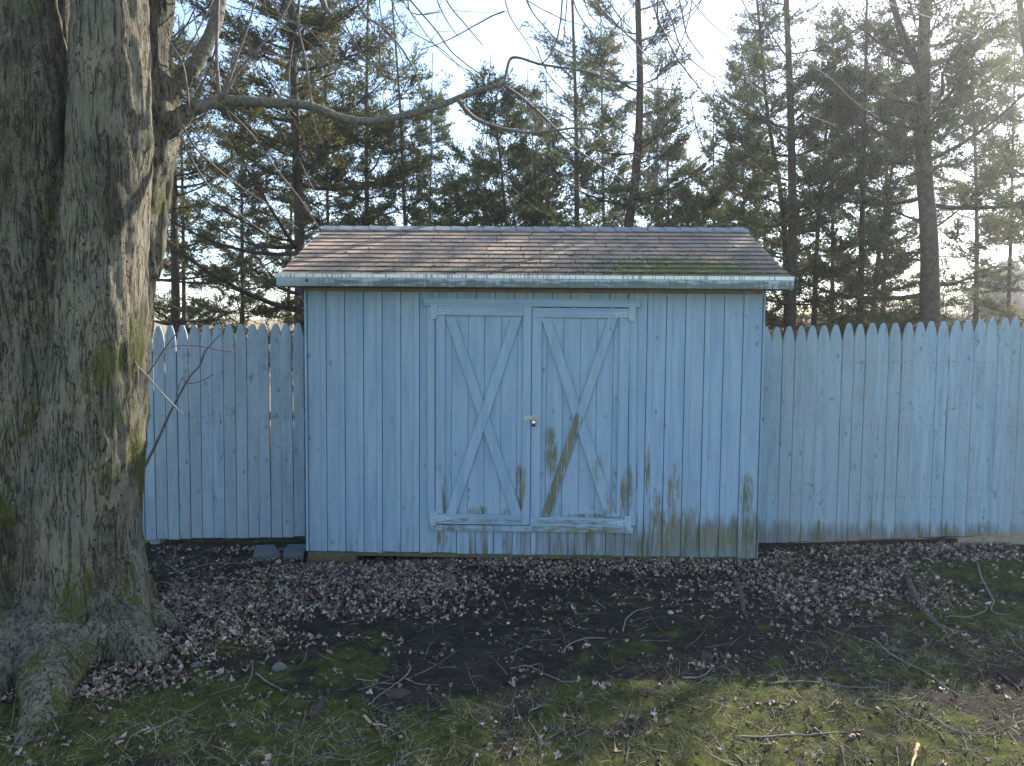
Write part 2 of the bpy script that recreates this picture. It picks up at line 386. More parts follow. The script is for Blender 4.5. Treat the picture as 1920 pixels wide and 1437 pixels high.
def ground_mat():
    nb = NB('ground_soil_moss', .95, .15)
    m = nb.sep(nb.attr('tint', 'Color'))
    n1 = nb.noise(nb.vec((9,)*3), 1, 6, .7); n2 = nb.noise(nb.vec((60,)*3), 1, 5, .75); n3 = nb.noise(nb.vec((230,)*3), 1, 3, .7)
    soil = nb.mix(nb.ss(n1, .35, .65), (.036, .031, .025), (.078, .066, .052))
    soil = nb.mix(nb.ss(n2, .53, .70), soil, (.10, .085, .066))
    soil = nb.mix(nb.ss(n3, .68, .80), soil, (.16, .15, .14))
    soil = nb.mix(nb.math('MULTIPLY', m[1], .35), soil, (.11, .085, .07))
    mk = nb.ss(nb.math('ADD', m[0], nb.math('MULTIPLY', nb.math('SUBTRACT', n2, .5), .9)), .35, .62)
    mc = nb.mix(nb.ss(n1, .35, .7), (.060, .078, .020), (.165, .175, .036))
    mc = nb.mix(nb.ss(n3, .5, .75), mc, (.17, .17, .05)); mc = nb.mix(nb.ss(n2, .62, .78), mc, (.075, .048, .025))
    c = nb.mix(nb.math('MULTIPLY', mk, .95), soil, mc)
    far = nb.ss(nb.sep(nb.pos)[1], 2.5, 9)
    c = nb.mix(far, c, nb.mix(n1, (.40, .31, .17), (.30, .22, .14)))
    nb.col(c); nb.bump(nb.math('ADD', n2, nb.math('MULTIPLY', n3, .5)), .045, 1.0); return nb.m
cm = np.stack([np.clip(mo, 0, 1), np.clip(le, 0, 1), np.clip(gr, 0, 1)], 1)
struct('ground', mesh('ground', np.stack([xf, yf, zf], 1), Fq, ground_mat(), True, cm))

# ------------------------------------------------------------------ shed
shed = empty('shed', (0, 1.055, -.05))
tag(shed, 'light blue wooden garden shed with double barn doors and brown mossy shingle roof', 'shed')
XL, XR, YE, ZE, YR, ZR = -1.9802, 1.9743, -.1998, 2.212, 1.0548, 2.7788
WZ = 2.13
# carcass
MB().box((-1.815, .03, 0), (1.815, 2.08, .02)).part('floor', M_dark, shed)
for s in (-1, 1):
    MB().add([(s*1.80, .03, 0), (s*1.80, 2.08, 0), (s*1.80, 2.08, WZ), (s*1.80, 1.055, 2.62), (s*1.80, .03, WZ),
              (s*1.83, .03, 0), (s*1.83, 2.08, 0), (s*1.83, 2.08, WZ), (s*1.83, 1.055, 2.62), (s*1.83, .03, WZ)],
             [(0, 1, 2, 3, 4), (9, 8, 7, 6, 5), (0, 5, 6, 1), (1, 6, 7, 2), (2, 7, 8, 3), (3, 8, 9, 4), (4, 9, 5, 0)]).part('side_wall', M_wall, shed)
MB().box((-1.83, 2.081, 0), (1.83, 2.11, WZ)).part('back_wall', M_wall, shed)
backing = MB().box((-1.80, .022, .0), (1.80, .045, WZ)).part('front_wall', M_dark, shed)
# siding: wide boards and narrow raised strips
x0 = wx(577.6, 800); x1 = wx(1424.6, 800); pitch = (x1-x0)/24
ztop = at(1000, 548.5, 0)[2]
for i in range(24):
    a = x0+i*pitch; wn_ = pitch*.30; j = random.uniform(-.0015, .0015)
    right_half = i >= 12
    zb = -.004+random.uniform(-.006, .004)
    if not right_half: bx0, bx1, sx0, sx1 = a+.0022, a+pitch-wn_-.0008, a+pitch-wn_, a+pitch-.0018
    else: sx0, sx1, bx0, bx1 = a+.0022, a+wn_, a+wn_+.0008, a+pitch-.0018
    MB().slab([(bx0, zb), (bx1, zb), (bx1, ztop), (bx0, ztop)], .003+j, .0215, .002).part('wall_board', M_wall, backing)
    zb2 = zb+random.uniform(-.003, .006)
    MB().slab([(sx0, zb2), (sx1, zb2), (sx1, ztop-.001), (sx0, ztop-.001)], -.0035+j, .0213, .002).part('wall_strip', M_wall, backing)
for xa, xb in ((-1.832, x0-.003), (x1+.003, 1.832)):
    MB().slab([(xa, -.006), (xb, -.006), (xb, ztop), (xa, ztop)], -.010, .0212, .003).part('corner_board', M_wall, shed)
MB().box((-1.81, -.004, ztop+.002), (1.81, .02, ztop+.05)).part('frieze_board', M_tanlight, shed)
MB().box((-1.79, .012, -.042), (1.80, .07, -.008)).part('sill_beam', M_sill, shed)
for sx in (-1.2, 0.0, 1.2):
    MB().box((sx-.05, .12, -.045), (sx+.05, 2.0, -.002)).part('skid', M_dark, shed)
# header, jambs, threshold
def quad_px(pts, Y): return [(at(a, b, Y)[0], at(a, b, Y)[2]) for a, b in pts]
def px_slab(pts, Y0, Y1, c=.002): return MB().slab(quad_px(pts, Y0), Y0, Y1, c)   # pts: bottom-left, bottom-right, top-right, top-left
px_slab([(795, 574), (1201, 577), (1201, 562.5), (795, 559.5)], -.034, -.0042).part('door_header', M_rail, shed)
px_slab([(802, 983), (815.3, 983), (815.3, 574.8), (801, 574.6)], -.022, -.0044).part('door_jamb', M_door, shed)
px_slab([(1179, 986), (1192, 986), (1194.5, 577.4), (1179.5, 577.2)], -.022, -.0044).part('door_jamb', M_door, shed)
px_slab([(805, 994.6), (1187.6, 1000.5), (1187.6, 988.4), (805, 984.6)], -.036, -.0043).part('threshold', M_trimlow, shed)
ddark = MB().box((wx(815.5, 780), .0004, at(960, 983, 0)[2]), (wx(1178.5, 780), .0024, at(960, 576, 0)[2]))
ddark.part('door_opening', M_dark, shed)
def door(side):
    L = side == 'l'
    d = {'l': dict(x0=816.8, x1=995.2, seams=[816.8, 846.6, 877.6, 908, 939, 969.4, 995.2], sl=(817, 834), sr=(979.5, 995), top=(575.6, 592.8), bot=(966.3, 983.6)),
         'r': dict(x0=996.2, x1=1178, seams=[996.2, 1023.9, 1054.9, 1086.6, 1117.6, 1147.9, 1178], sl=(996.4, 1014), sr=(1159, 1177.6), top=(577.6, 595.5), bot=(970, 986.8))}[side]
    zt = at(1000, d['top'][0], -.012)[2]; zb = at(1000, d['bot'][1], -.012)[2]
    sm = [at(s, 780, -.012)[0] for s in d['seams']]
    root = MB().box((sm[0]+.001, -.0036, zb+.001), (sm[-1]-.001, -.001, zt-.001)).part('door', M_door, shed)
    for i in range(6):
        MB().slab([(sm[i]+.0012, zb), (sm[i+1]-.0012, zb), (sm[i+1]-.0012, zt), (sm[i]+.0012, zt)], -.014+random.uniform(-.0012, .0012), -.0038, .0028).part('door_board', M_door, root)
    Y0, Y1 = -.034, -.0157
    ztr = at(1000, d['top'][1], Y0)[2]; zbr = at(1000, d['bot'][0], Y0)[2]
    X = lambda p: at(p, 780, Y0)[0]
    def rect(n, a, b, z0, z1, m, y0=Y0): MB().slab([(X(a), z0), (X(b), z0), (X(b), z1), (X(a), z1)], y0, Y1, .002).part(n, m, root)
    e = .4
    if L:
        rect('stile', d['sl'][0], d['sl'][1], zbr+.001, ztr-.001, M_door)
        rect('stile', d['sr'][0], d['sr'][1], zb-.001, zt, M_door)
        rect('rail', d['sl'][0], d['sr'][0]-e, ztr, zt, M_rail); rect('rail', d['sl'][0], d['sr'][0]-e, zb-.001, zbr, M_rail)
    else:
        rect('stile', d['sl'][0], d['sl'][1], zbr+.001, ztr-.001, M_door)
        rect('stile', d['sr'][0], d['sr'][1], zbr+.001, ztr-.001, M_door)
        rect('rail', d['sl'][0], d['sr'][1], ztr, zt, M_rail); rect('rail', d['sl'][0], d['sr'][1], zb-.001, zbr, M_rail)
    # braces: the rising one runs through, the falling one is cut in two
    if L: up_ = [(835.2, 965), (854.6, 965), (979, 594.2), (960, 594.2)]; dn = [(958.5, 966), (978.8, 966), (853, 594.2), (834.8, 594.2)]; mu = M_brace
    else: up_ = [(1015, 969), (1031, 969), (1158.5, 596.8), (1140.5, 596.8)]; dn = [(1135, 970), (1157, 970), (1033, 596.8), (1014.8, 596.8)]; mu = M_brace_worn
    U = [np.array(p, float) for p in up_]; D = [np.array(p, float) for p in dn]
    px_slab([tuple(p) for p in U], -.035, Y1-.0008, .0022).part('brace', mu, root)
    def isec(p, q, a, b):
        A = np.array([q-p, -(b-a)]).T; t = np.linalg.solve(A, a-p)[0]; return p+t*(q-p)
    # D edges: left edge D0->D3, right edge D1->D2 ; U left edge U0->U3, right edge U1->U2
    g = np.array([.35, 0])
    lo_l, lo_r = isec(D[0], D[3], U[1], U[2]), isec(D[1], D[2], U[1], U[2])
    hi_l, hi_r = isec(D[0], D[3], U[0], U[3]), isec(D[1], D[2], U[0], U[3])
    px_slab([tuple(D[0]), tuple(D[1]), tuple(lo_r+g), tuple(lo_l+g)], -.0345, Y1-.0006, .0022).part('brace', M_brace, root)
    px_slab([tuple(hi_l-g), tuple(hi_r-g), tuple(D[2]), tuple(D[3])], -.0345, Y1-.0006, .0022).part('brace', M_brace, root)
    # nail heads along the top rail, and the stiles
    nm = MB()
    for k in range(9):
        for zz in (ztr+.02, zt-.018):
            x = X(d['sl'][0]+12+k*17)+random.uniform(-.004, .004); nm.tube([(x, Y0-.001, zz), (x, Y0+.002, zz)], .0028, 6)
    tag(nm.part('nail_heads', M_nail, root), kind='stuff')
    # strap hinges
    for (py, top) in (((d['top'][0]+d['top'][1])/2, 1), ((d['bot'][0]+d['bot'][1])/2, 0)):
        hx = 818 if L else 1176.6; s = 1 if L else -1
        cz = at(1000, py+(2 if top else 0), Y0)[2]; hp = .056
        plate = MB(); xa, xb = sorted((X(hx)-s*.001, X(hx)-s*.045))
        plate.slab([(xa, cz-hp), (xb, cz-hp), (xb, cz+hp), (xa, cz+hp)], Y0-.0022, -.0225, .0008)
        h = plate.part('hinge', M_hinge, root)
        xs, xe = X(hx)+s*.008, X(hx)+s*.142
        if s > 0: pts = [(xs, cz-.026), (xe, cz-.007), (xe+.006, cz), (xe, cz+.007), (xs, cz+.026)]
        else: pts = [(xe, cz-.007), (xs, cz-.026), (xs, cz+.026), (xe, cz+.007), (xe-.006, cz)]
        MB().slab(pts, Y0-.0042, Y0-.001, .0008).part('strap', M_hinge, h)
        MB().tube([(X(hx)+s*.003, Y0-.007, cz-hp), (X(hx)+s*.003, Y0-.007, cz+hp)], .0062, 8).part('barrel', M_hinge, h, True)
        sc = MB()
        for q in (.018, .045, .075, .12): sc.tube([(X(hx)+s*q, Y0-.006, cz+random.uniform(-.008, .008)), (X(hx)+s*q, Y0-.003, cz)], .0034, 6)
        for q in (-.04, -.012, .02, .042): sc.tube([(X(hx)-s*.024, Y0-.005, cz+q), (X(hx)-s*.024, Y0-.001, cz+q)], .0034, 6)
        tag(sc.part('screws', M_nail, h), kind='stuff')
    return root
dl = door('l'); dr = door('r')
# hasp on the left door, staple on the right, padlock through it
X3 = lambda a, b, Y=-.038: at(a, b, Y)
p0, p1 = X3(982, 788), X3(995, 779)
MB().slab([(p0[0], p0[2]), (p1[0], p0[2]), (p1[0], p1[2]), (p0[0], p1[2])], -.0385, -.0352, .001).part('hasp', M_steel, dl)
p0, p1 = X3(993.5, 787), X3(1006, 780)
MB().slab([(p0[0], p0[2]), (p1[0], p0[2]), (p1[0], p1[2]), (p0[0], p1[2])], -.0415, -.0390, .0008).part('hasp_leaf', M_steel, dl)
p0, p1 = X3(997, 788.5), X3(1009.5, 779)
MB().slab([(p0[0], p0[2]), (p1[0], p0[2]), (p1[0], p1[2]), (p0[0], p1[2])], -.0375, -.0352, .0008).part('staple_plate', M_steel, dr)
lk = X3(1000.6, 790.5, -.058)
pad = empty('padlock', (lk[0], lk[2]*0-.058, lk[2]-.03)); tag(pad, 'small chrome padlock hanging from the hasp between the two shed doors', 'padlock')
V, Fc = tube([(lk[0], -.058, lk[2]-.033), (lk[0], -.058, lk[2]-.027), (lk[0], -.058, lk[2]+.004), (lk[0], -.058, lk[2]+.008)], [.0125, .0165, .0165, .013], 14)
part('body', V, Fc, M_lock, pad, True)
V, Fc = tube([(lk[0], -.058, lk[2]-.040), (lk[0], -.058, lk[2]-.0335)], [.014, .0155], 14); part('base_cap', V, Fc, M_blackplastic, pad, True)
V, Fc = tube([(lk[0]+.010*math.cos(a), -.058+.004*math.sin(a), lk[2]+.008+max(0, .026*math.sin(a))) for a in np.linspace(0, math.pi, 9)], .0032, 8); part('shackle', V, Fc, M_steel, pad, True)

# roof
roof = empty('r', (0, 0, 0)); bpy.data.objects.remove(roof)
sl = np.array([0, YR-YE, ZR-ZE]); SL = np.linalg.norm(sl); sl /= SL; nrm = np.array([0, -sl[2], sl[1]])
def rp(x, s, h): return np.array([x, YE, ZE])+sl*s+nrm*h+np.array([0, 0, 0])
dk = MB()
for (h0, h1) in ((-.022, -.006),):
    V = [rp(XL+.004, .0, h0), rp(XR-.004, 0, h0), rp(XR-.004, SL, h0), rp(XL+.004, SL, h0), rp(XL+.004, 0, h1), rp(XR-.004, 0, h1), rp(XR-.004, SL, h1), rp(XL+.004, SL, h1)]
    dk.add(V, [(3, 2, 1, 0), (4, 5, 6, 7), (0, 1, 5, 4), (1, 2, 6, 5), (2, 3, 7, 6), (3, 0, 4, 7)])
roof = dk.part('roof', M_tan, shed)
def mirror(p): return np.array([p[0], 2*YR-p[1], p[2]])
bk = MB(); V = [mirror(v) for v in V]; bk.add(V, [(0, 1, 2, 3), (7, 6, 5, 4), (4, 5, 1, 0), (5, 6, 2, 1), (6, 7, 3, 2), (7, 4, 0, 3)])
bk.part('back_slope', M_tan, roof)
NC = 12; ex = SL/NC*.992
bs = MB()
for c in range(NC):
    off = random.choice((0, .5))+.5*(c % 2)+random.uniform(-.1, .1)
    xs = [XL]+[x for x in (XL-.145+off*.145+k*.29+random.uniform(-.006, .006) for k in range(0, 17)) if XL+.03 < x < XR-.03]+[XR]
    s0, s1 = c*ex-.006, (c+1)*ex+.004
    if c == NC-1: s1 = SL-.01
    for a, b in zip(xs[:-1], xs[1:]):
        j = random.uniform(0, .0022); g = .0036
        sa = s0+random.uniform(-.0015, .0015); sb_ = s0+random.uniform(-.0015, .0015)
        hb = .0120+j; ht = .002
        A, B = a+g, b-g
        Vv = [rp(A, sa, hb-.0040), rp(B, sb_, hb-.0040), rp(B, s1, ht-.006), rp(A, s1, ht-.006), rp(A, sa, hb), rp(B, sb_, hb), rp(B, s1, ht), rp(A, s1, ht)]
        m_ = .5*(A+B); 
        MB().add(Vv, [(3, 2, 1, 0), (4, 5, 6, 7), (0, 1, 5, 4), (1, 2, 6, 5), (2, 3, 7, 6), (3, 0, 4, 7)]).part('shingle', M_shingle, roof)
    Vv = [mirror(q) for q in (rp(XL, s0, .006), rp(XR, s0, .006), rp(XR, s1, -.004), rp(XL, s1, -.004), rp(XL, s0, .0125), rp(XR, s0, .0125), rp(XR, s1, .002), rp(XL, s1, .002))]
    bs.add(Vv, [(0, 1, 2, 3), (7, 6, 5, 4), (4, 5, 1, 0), (5, 6, 2, 1), (6, 7, 3, 2), (7, 4, 0, 3)])
bs.part('back_shingles', M_shingle, roof)
ncap = 26; cw = (XR-XL)/ncap
for k in range(ncap):
    a, b = XL+k*cw+.001, XL+(k+1)*cw-.0015; fl = .125+random.uniform(-.002, .002)
    h0, h1 = .013+random.uniform(0, .002), .009
    pts = []
    top = np.array([0, YR, ZR])
    for x, h in ((a, h0+.004), (b, h1+.002)):
        pts += [np.array([x, YR, ZR])-sl*fl+nrm*(h+.001), np.array([x, YR-.012, ZR+h+.0]), np.array([x, YR+.012, ZR+h]), mirror(np.array([x, YR, ZR])-sl*fl+nrm*(h+.001))]
    up = [p+np.array([0, 0, .007]) for p in pts]
    Vv = pts+up
    Fc = [(0, 1, 5, 4), (1, 2, 6, 5), (2, 3, 7, 6), (8, 12, 13, 9), (9, 13, 14, 10), (10, 14, 15, 11), (0, 8, 9, 1), (1, 9, 10, 2), (2, 10, 11, 3), (4, 5, 13, 12), (5, 6, 14, 13), (6, 7, 15, 14), (0, 4, 12, 8), (3, 11, 15, 7)]
    MB().add(Vv, Fc).part('ridge_cap', M_cap, roof)
# moss tufts in the shingle joints
n = 9000; mx = rng.uniform(XL+.1, XR-.06, n); ms = (rng.integers(0, NC, n)*ex-.004)+rng.normal(0, .010, n)
ky = np.clip(ms, .0, SL*.95); dens = np.exp(-ky/.35)*(.25+.75*np.exp(-((mx-1.1)/.7)**2))+.10*np.exp(-((mx+.2)/.9)**2)*np.exp(-ky/.5)
clus = fbm2(mx, ky, 7, 2, 4.4); sel = rng.random(n) < np.clip(dens*(1+2.2*clus), 0, 1); mx, ky = mx[sel], ky[sel]
oct_v = np.array([(1, 0, 0), (-1, 0, 0), (0, 1, 0), (0, -1, 0), (0, 0, .8)], float); oct_f = np.array([(0, 2, 4), (2, 1, 4), (1, 3, 4), (3, 0, 4)])
C = np.array([XL*0, YE, ZE])+ky[:, None]*sl+nrm*.008; C[:, 0] = mx
sz = rng.uniform(.004, .013, len(C)); sz[rng.random(len(C)) < .05] *= 1.6
Vm = (C[:, None]+oct_v[None]*sz[:, None, None]*rng.uniform(.6, 1.4, (len(C), 5, 1))*np.array([1.6, 1, .8])).reshape(-1, 3)
Fm = (oct_f[None]+(np.arange(len(C))*5)[:, None, None]).reshape(-1, 3)
tag(part('moss', Vm, Fm, M_moss_clump, roof, True), kind='stuff')
# fascia, drip edge, soffit, rakes
zf1 = at(900, 515.5, -.225)[2]; zf0 = 2.134; zd = at(900, 522, -.225)[2]
fas = MB().slab([(XL+.004, zf0), (XR-.004, zf0), (XR-.004, zf1-.006), (XL+.004, zf1-.006)], -.222, -.2022, .002).part('fascia', M_fascia, shed)
seam = wx(757, 520)*.965
MB().slab([(XL, zd), (seam-.001, zd), (seam-.001, zf1), (XL, zf1)], -.2265, -.2225, .0005).part('drip_edge', M_drip, shed)
MB().slab([(seam+.001, zd-.001), (XR, zd-.001), (XR, zf1), (seam+.001, zf1)], -.2275, -.2225, .0005).part('drip_edge', M_drip, shed)
MB().box((XL+.02, -.2018, zf0+.003), (XR-.02, .0, zf0+.009)).part('soffit', M_tan, shed)
kn = at(575, 525, -.222); V, Fc = tube([(kn[0], -.2235, kn[2]-.004), (kn[0], -.221, kn[2]-.004)], [.012, .014], 10); part('wood_knot', V, Fc, M_nail, shed)
for xr in (XL+.004, XR-.022):
    V = []
    for x in (xr, xr+.018):
        V += [np.array([x, YE-.0, ZE-.085]), np.array([x, YR, ZR-.085]), np.array([x, 2*YR-YE, ZE-.085]), np.array([x, 2*YR-YE, ZE-.024]), np.array([x, YR, ZR-.026]), np.array([x, YE, ZE-.024])]
    MB().add(V, [(0, 1, 4, 5), (1, 2, 3, 4), (11, 10, 7, 6), (10, 9, 8, 7), (0, 6, 7, 1), (1, 7, 8, 2), (2, 8, 9, 3), (3, 9, 10, 4), (4, 10, 11, 5), (5, 11, 6, 0)]).part('rake_board', M_wall, shed)

# blocks and slabs at the foot of the shed
def block(name, pts_px, Y, depth, m, label, cat, top=None):
    P = [at(a, b, Y) for a, b in pts_px]; e = empty(name, (np.mean([p[0] for p in P]), Y, min(p[2] for p in P)))
    mb = MB().slab([(p[0], p[2]) for p in P], Y, Y+depth, .004); V = np.array(mb.v)-np.array(e.location)
    bpy.data.objects.remove(e)
    o = place(name, mesh(name, V, mb.f, m), None, (float(np.mean([p[0] for p in P])), Y, float(min(p[2] for p in P)))); tag(o, label, cat); return o
block('timber_block', [(576, 1056), (666, 1056), (666, 1037.5), (577, 1035.5)], -.01, .2, M_sill, 'weathered tan timber block under the left corner of the shed', 'timber block')
block('board', [(1797, 1026), (1922, 1026), (1922, 1006), (1797, 1010)], at(1797, 1010, .24)[1]-.02, .02, M_tanlight, 'pale tan board on edge along the foot of the right fence', 'board')
block('board', [(1426, 1030), (1796, 1026), (1796, 1009), (1426, 1020)], .285, .02, M_dark, 'dark rotten board on edge under the right fence beside the shed', 'board')
def slabstone(pts, label):
    P = [on_ground(a, b, .0)+np.array([0, 0, .0]) for a, b in pts]; n = len(P); c = np.mean(P, 0)
    T = [p+np.array([0, 0, .045]) for p in P]; T[2][2] += .02; T[3][2] += .02
    B = [p-np.array([0, 0, .03]) for p in P]
    V = np.array([t-(t-c)*.04 for t in T]+[t-np.array([0, 0, .006]) for t in T]+B)-c
    Fc = [tuple(range(n))]+[(i, i+n, (i+1) % n+n, (i+1) % n) for i in range(n)]+[(i+n, i+2*n, (i+1) % n+2*n, (i+1) % n+n) for i in range(n)]
    tag(place('stone_slab', mesh('stone_slab', V, Fc, M_slate), None, tuple(map(float, c))), label, 'paving slab')
slabstone([(474, 1052), (527, 1048), (514, 1034), (480, 1036)], 'blue grey stone slab lying under the left fence, further from the shed')
slabstone([(530, 1049), (569, 1048), (577, 1034), (540, 1034)], 'blue grey stone slab touching the timber block at the shed corner')

# ------------------------------------------------------------------ fences
M_picket = paint_mat('painted_pickets', (.33, .45, .55), (.24, .345, .435), .30, (), .62, .42, .12, vary=.36)
M_picket2 = paint_mat('painted_pickets_greener', (.315, .45, .54), (.23, .35, .43), .55, (), .55, .42, .22, vary=.42)
def picket_mesh(h, w, style):
    pts = [(-w/2, 0), (w/2, 0)]
    H = .150
    if style == 'left': prof = [(1, -H*.95), (.93, -H*.72), (.72, -H*.36), (.40, -.012), (.30, 0)]
    else: prof = [(1, -H*1.0), (.87, -H*.68), (.66, -H*.36), (.42, -H*.12), (.26, -.004), (.12, 0)]
    right = [(w/2*f, h+z) for f, z in prof]; left = [(-x, z) for x, z in reversed(right)]
    mb = MB().slab(pts+right+left, 0, .018, .003); return mb
def fence(side, tops, Yf, label, mat, zbot):
    base = at(tops[len(tops)//2][0], 1010, Yf(tops[len(tops)//2][0]))
    f = empty('picket_fence', (base[0], base[1], 0)); tag(f, label, 'fence')
    variants = {}
    xs = []
    for ti, (px, py) in enumerate(tops):
        l_ = tops[ti-1][0] if ti else px-22; n_ = tops[ti+1][0] if ti < len(tops)-1 else px+22; px = px*.5+(l_+n_)*.25
        Y = Yf(px); T = at(px, py, Y); zb = zbot(px)+random.uniform(-.006, .006); h = T[2]-zb
        w = (n_-l_)/2*(Y-CAM[1])/F+random.uniform(-.002, .001)
        k = ti
        if k not in variants:
            mb = picket_mesh(h, w-random.choice((.002, .003, .005, .007)), side); variants[k] = (mesh('picket', mb.v, mb.f, mat), h)
        me, hh = variants[k]
        # perspective-independent: pickets stand upright with a slight lean
        o = place('picket', me, f, (T[0]-base[0], T[1]-base[1]+random.uniform(-.003, .003), T[2]-hh)); o.rotation_euler = (0, R(random.uniform(-.25, .25)), 0)
        xs.append(T[0])
    nm = MB()
    for x_, (px_, py_) in zip(xs, tops):
        for zr in (.455, 1.055, 1.585):
            for q in (-.02, .022):
                xx, zz, Yq = x_+q+random.uniform(-.004, .004), zr+random.uniform(-.01, .01), Yf(px_)
                nm.tube([(xx, Yq-.0055, zz), (xx, Yq+.002, zz)], .0032, 5)
    tag(nm.part('nail_heads', M_nail, f), kind='stuff')
    xa, xb = min(xs)-.05, max(xs)+.05
    for zr in (.42, 1.02, 1.55):
        Yr = (Yf(tops[0][0])+Yf(tops[-1][0]))/2
        MB().add(*[(lambda a, b: ([(xa, a+.020, zr), (xb, b+.020, zr), (xb, b+.058, zr), (xa, a+.058, zr), (xa, a+.020, zr+.07), (xb, b+.020, zr+.07), (xb, b+.058, zr+.07), (xa, a+.058, zr+.07)],
                 [(3, 2, 1, 0), (4, 5, 6, 7), (0, 1, 5, 4), (1, 2, 6, 5), (2, 3, 7, 6), (3, 0, 4, 7)]))(Yf(tops[0][0]), Yf(tops[-1][0]))][0]).part('rail', M_picket, f)
    for xp in ((-4.6, -3.38, -1.80) if side == 'left' else (1.95, 4.3)):
        px_, _ = project((xp, .3, 1)); Yp = Yf(px_)
        MB().box((xp, Yp+.062, -.3), (xp+.09, Yp+.15, 1.6)).part('post', M_picket, f)
    return f
YfL = lambda px: .38; YfR = lambda px: .28
lt = [(274.4-21.8*k, 612.5+k*.35) for k in range(11, -1, -1)]+[(296, 612), (318.5, 610.5), (340.5, 610), (361.5, 609.5), (384, 609.5), (405, 609), (427, 608.5), (450, 608), (471, 608), (493, 607), (514.5, 607), (536.5, 606.5), (558, 606)]
rt_ = [(1437, 614), (1458, 613), (1481, 612), (1503, 611.5), (1525, 610.5), (1547, 610.5), (1570, 609.5), (1593, 606), (1614, 608), (1637, 606), (1659, 606), (1682, 605.5), (1705, 605), (1727, 604), (1750, 602.5), (1771, 602.5), (1794.5, 601), (1817, 600.5), (1841, 599.5), (1862.5, 597.5), (1887, 596.5), (1907, 595)]+[(1930+22.5*k, 594-.8*k) for k in range(8)]
zL = lambda px: at(px, 1012-(px-250)*.017, .38)[2]
zR = lambda px: at(px, 1020-(px-1425)*.036, .28)[2]
fence('left', lt, YfL, 'weathered pale blue picket fence left of the shed, partly behind the big trunk', M_picket, zL)
fence('right', rt_, YfR, 'weathered pale blue picket fence with rounded tips running right from the shed', M_picket2, zR)

# ------------------------------------------------------------------ the big maple
def bark_mat():
    nb = NB('maple_bark', .92, .15)
    v = nb.vec((1, 1, .16)); v2 = nb.vec((1, 1, 1))
    fur = nb.noise(v, 42, 5, .65, .8); big = nb.noise(v2, 3.2, 4, .65); sp = nb.noise(v2, 26, 4, .7); spk = nb.noise(v2, 110, 3, .75)
    c = nb.mix(nb.ss(big, .35, .65), (.250, .210, .150), (.165, .158, .115))
    c = nb.mix(nb.ss(spk, .52, .70), c, (.31, .30, .26))
    c = nb.mix(nb.math('MULTIPLY', nb.ss(fur, .48, .36), .6), c, (.045, .040, .032))
    f2 = nb.noise(nb.vec((24, 24, 2.6), (2, 8, 1)), 1, 4, .6, .9); crack = nb.ss(nb.math('ABSOLUTE', nb.math('SUBTRACT', f2, .5)), .028, .004)
    c = nb.mix(nb.math('MULTIPLY', crack, .85), c, (.022, .019, .015))
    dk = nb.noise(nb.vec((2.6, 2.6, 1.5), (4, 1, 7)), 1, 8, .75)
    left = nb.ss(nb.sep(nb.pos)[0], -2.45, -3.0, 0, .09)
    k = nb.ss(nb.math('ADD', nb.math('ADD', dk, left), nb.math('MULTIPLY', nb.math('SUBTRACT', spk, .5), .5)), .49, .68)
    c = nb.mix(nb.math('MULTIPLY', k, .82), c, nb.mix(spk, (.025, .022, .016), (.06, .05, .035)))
    dots = nb.ss(nb.voro(nb.vec((19, 19, 19), (3, 3, 3))), .17, .09); dc = nb.ss(nb.sep(nb.voro(nb.vec((19, 19, 19), (3, 3, 3)), out=1))[0], .72, .75)
    c = nb.mix(nb.math('MULTIPLY', dots, dc), c, (.022, .022, .018))
    z = nb.sep(nb.pos)
    # moss: right-hand flanks and the root flare
    gm = nb.noise(nb.vec((3.5, 3.5, 2.2), (9, 2, 1)), 1, 4, .7)
    flank = nb.math('MULTIPLY', nb.ss(nb.sep(nb.geo.outputs['Normal'])[0], .15, .75), nb.ss(z[2], 3.0, .9))
    foot = nb.ss(z[2], .75, .05)
    g = nb.ss(nb.math('ADD', nb.math('ADD', gm, nb.math('MULTIPLY', nb.math('SUBTRACT', spk, .5), .4)), nb.math('MAXIMUM', nb.math('MULTIPLY', flank, .12), nb.math('MULTIPLY', foot, .10))), .60, .70)
    c = nb.mix(nb.math('MULTIPLY', g, .85), c, nb.mix(sp, (.05, .065, .015), (.13, .13, .025)))
    nb.col(c)
    nb.bump(nb.math('SUBTRACT', nb.math('ADD', nb.math('MULTIPLY', fur, 1.0), nb.math('MULTIPLY', spk, .45)), nb.math('MULTIPLY', crack, .5)), .022, 1.0); return nb.m
M_bark = bark_mat()
M_smoothbark = simple('young_smooth_bark', (.20, .175, .14), .85, 0, .35, 45, .008, (.085, .085, .065))
M_twig = simple('twig_bark', (.16, .13, .115), .7, 0, .35, 25, .001)
def stem(pts, Y):
    """pts: (px, py, r_px); Y constant or per point -> centres and radii in metres"""
    P, r = [], []
    for i, (a, b, c) in enumerate(pts):
        y = Y[i] if hasattr(Y, '__len__') else Y
        p = at(a, b, y); P.append(p); r.append(c*np.dot(p-CAM, FW)/F)
    return np.array(P), np.array(r)
def rstem(P, r, k=20, n=4):
    Q = spline(np.column_stack([P, r]), n); return tube(Q[:, :3], np.maximum(Q[:, 3], .004), k)
maple_base = at(110, 1200, -1.55); maple_base[2] = 0
maple = empty('maple_tree', maple_base); tag(maple, 'huge old multi-stemmed maple with furrowed mossy bark at the left edge', 'tree')
tm = MB()
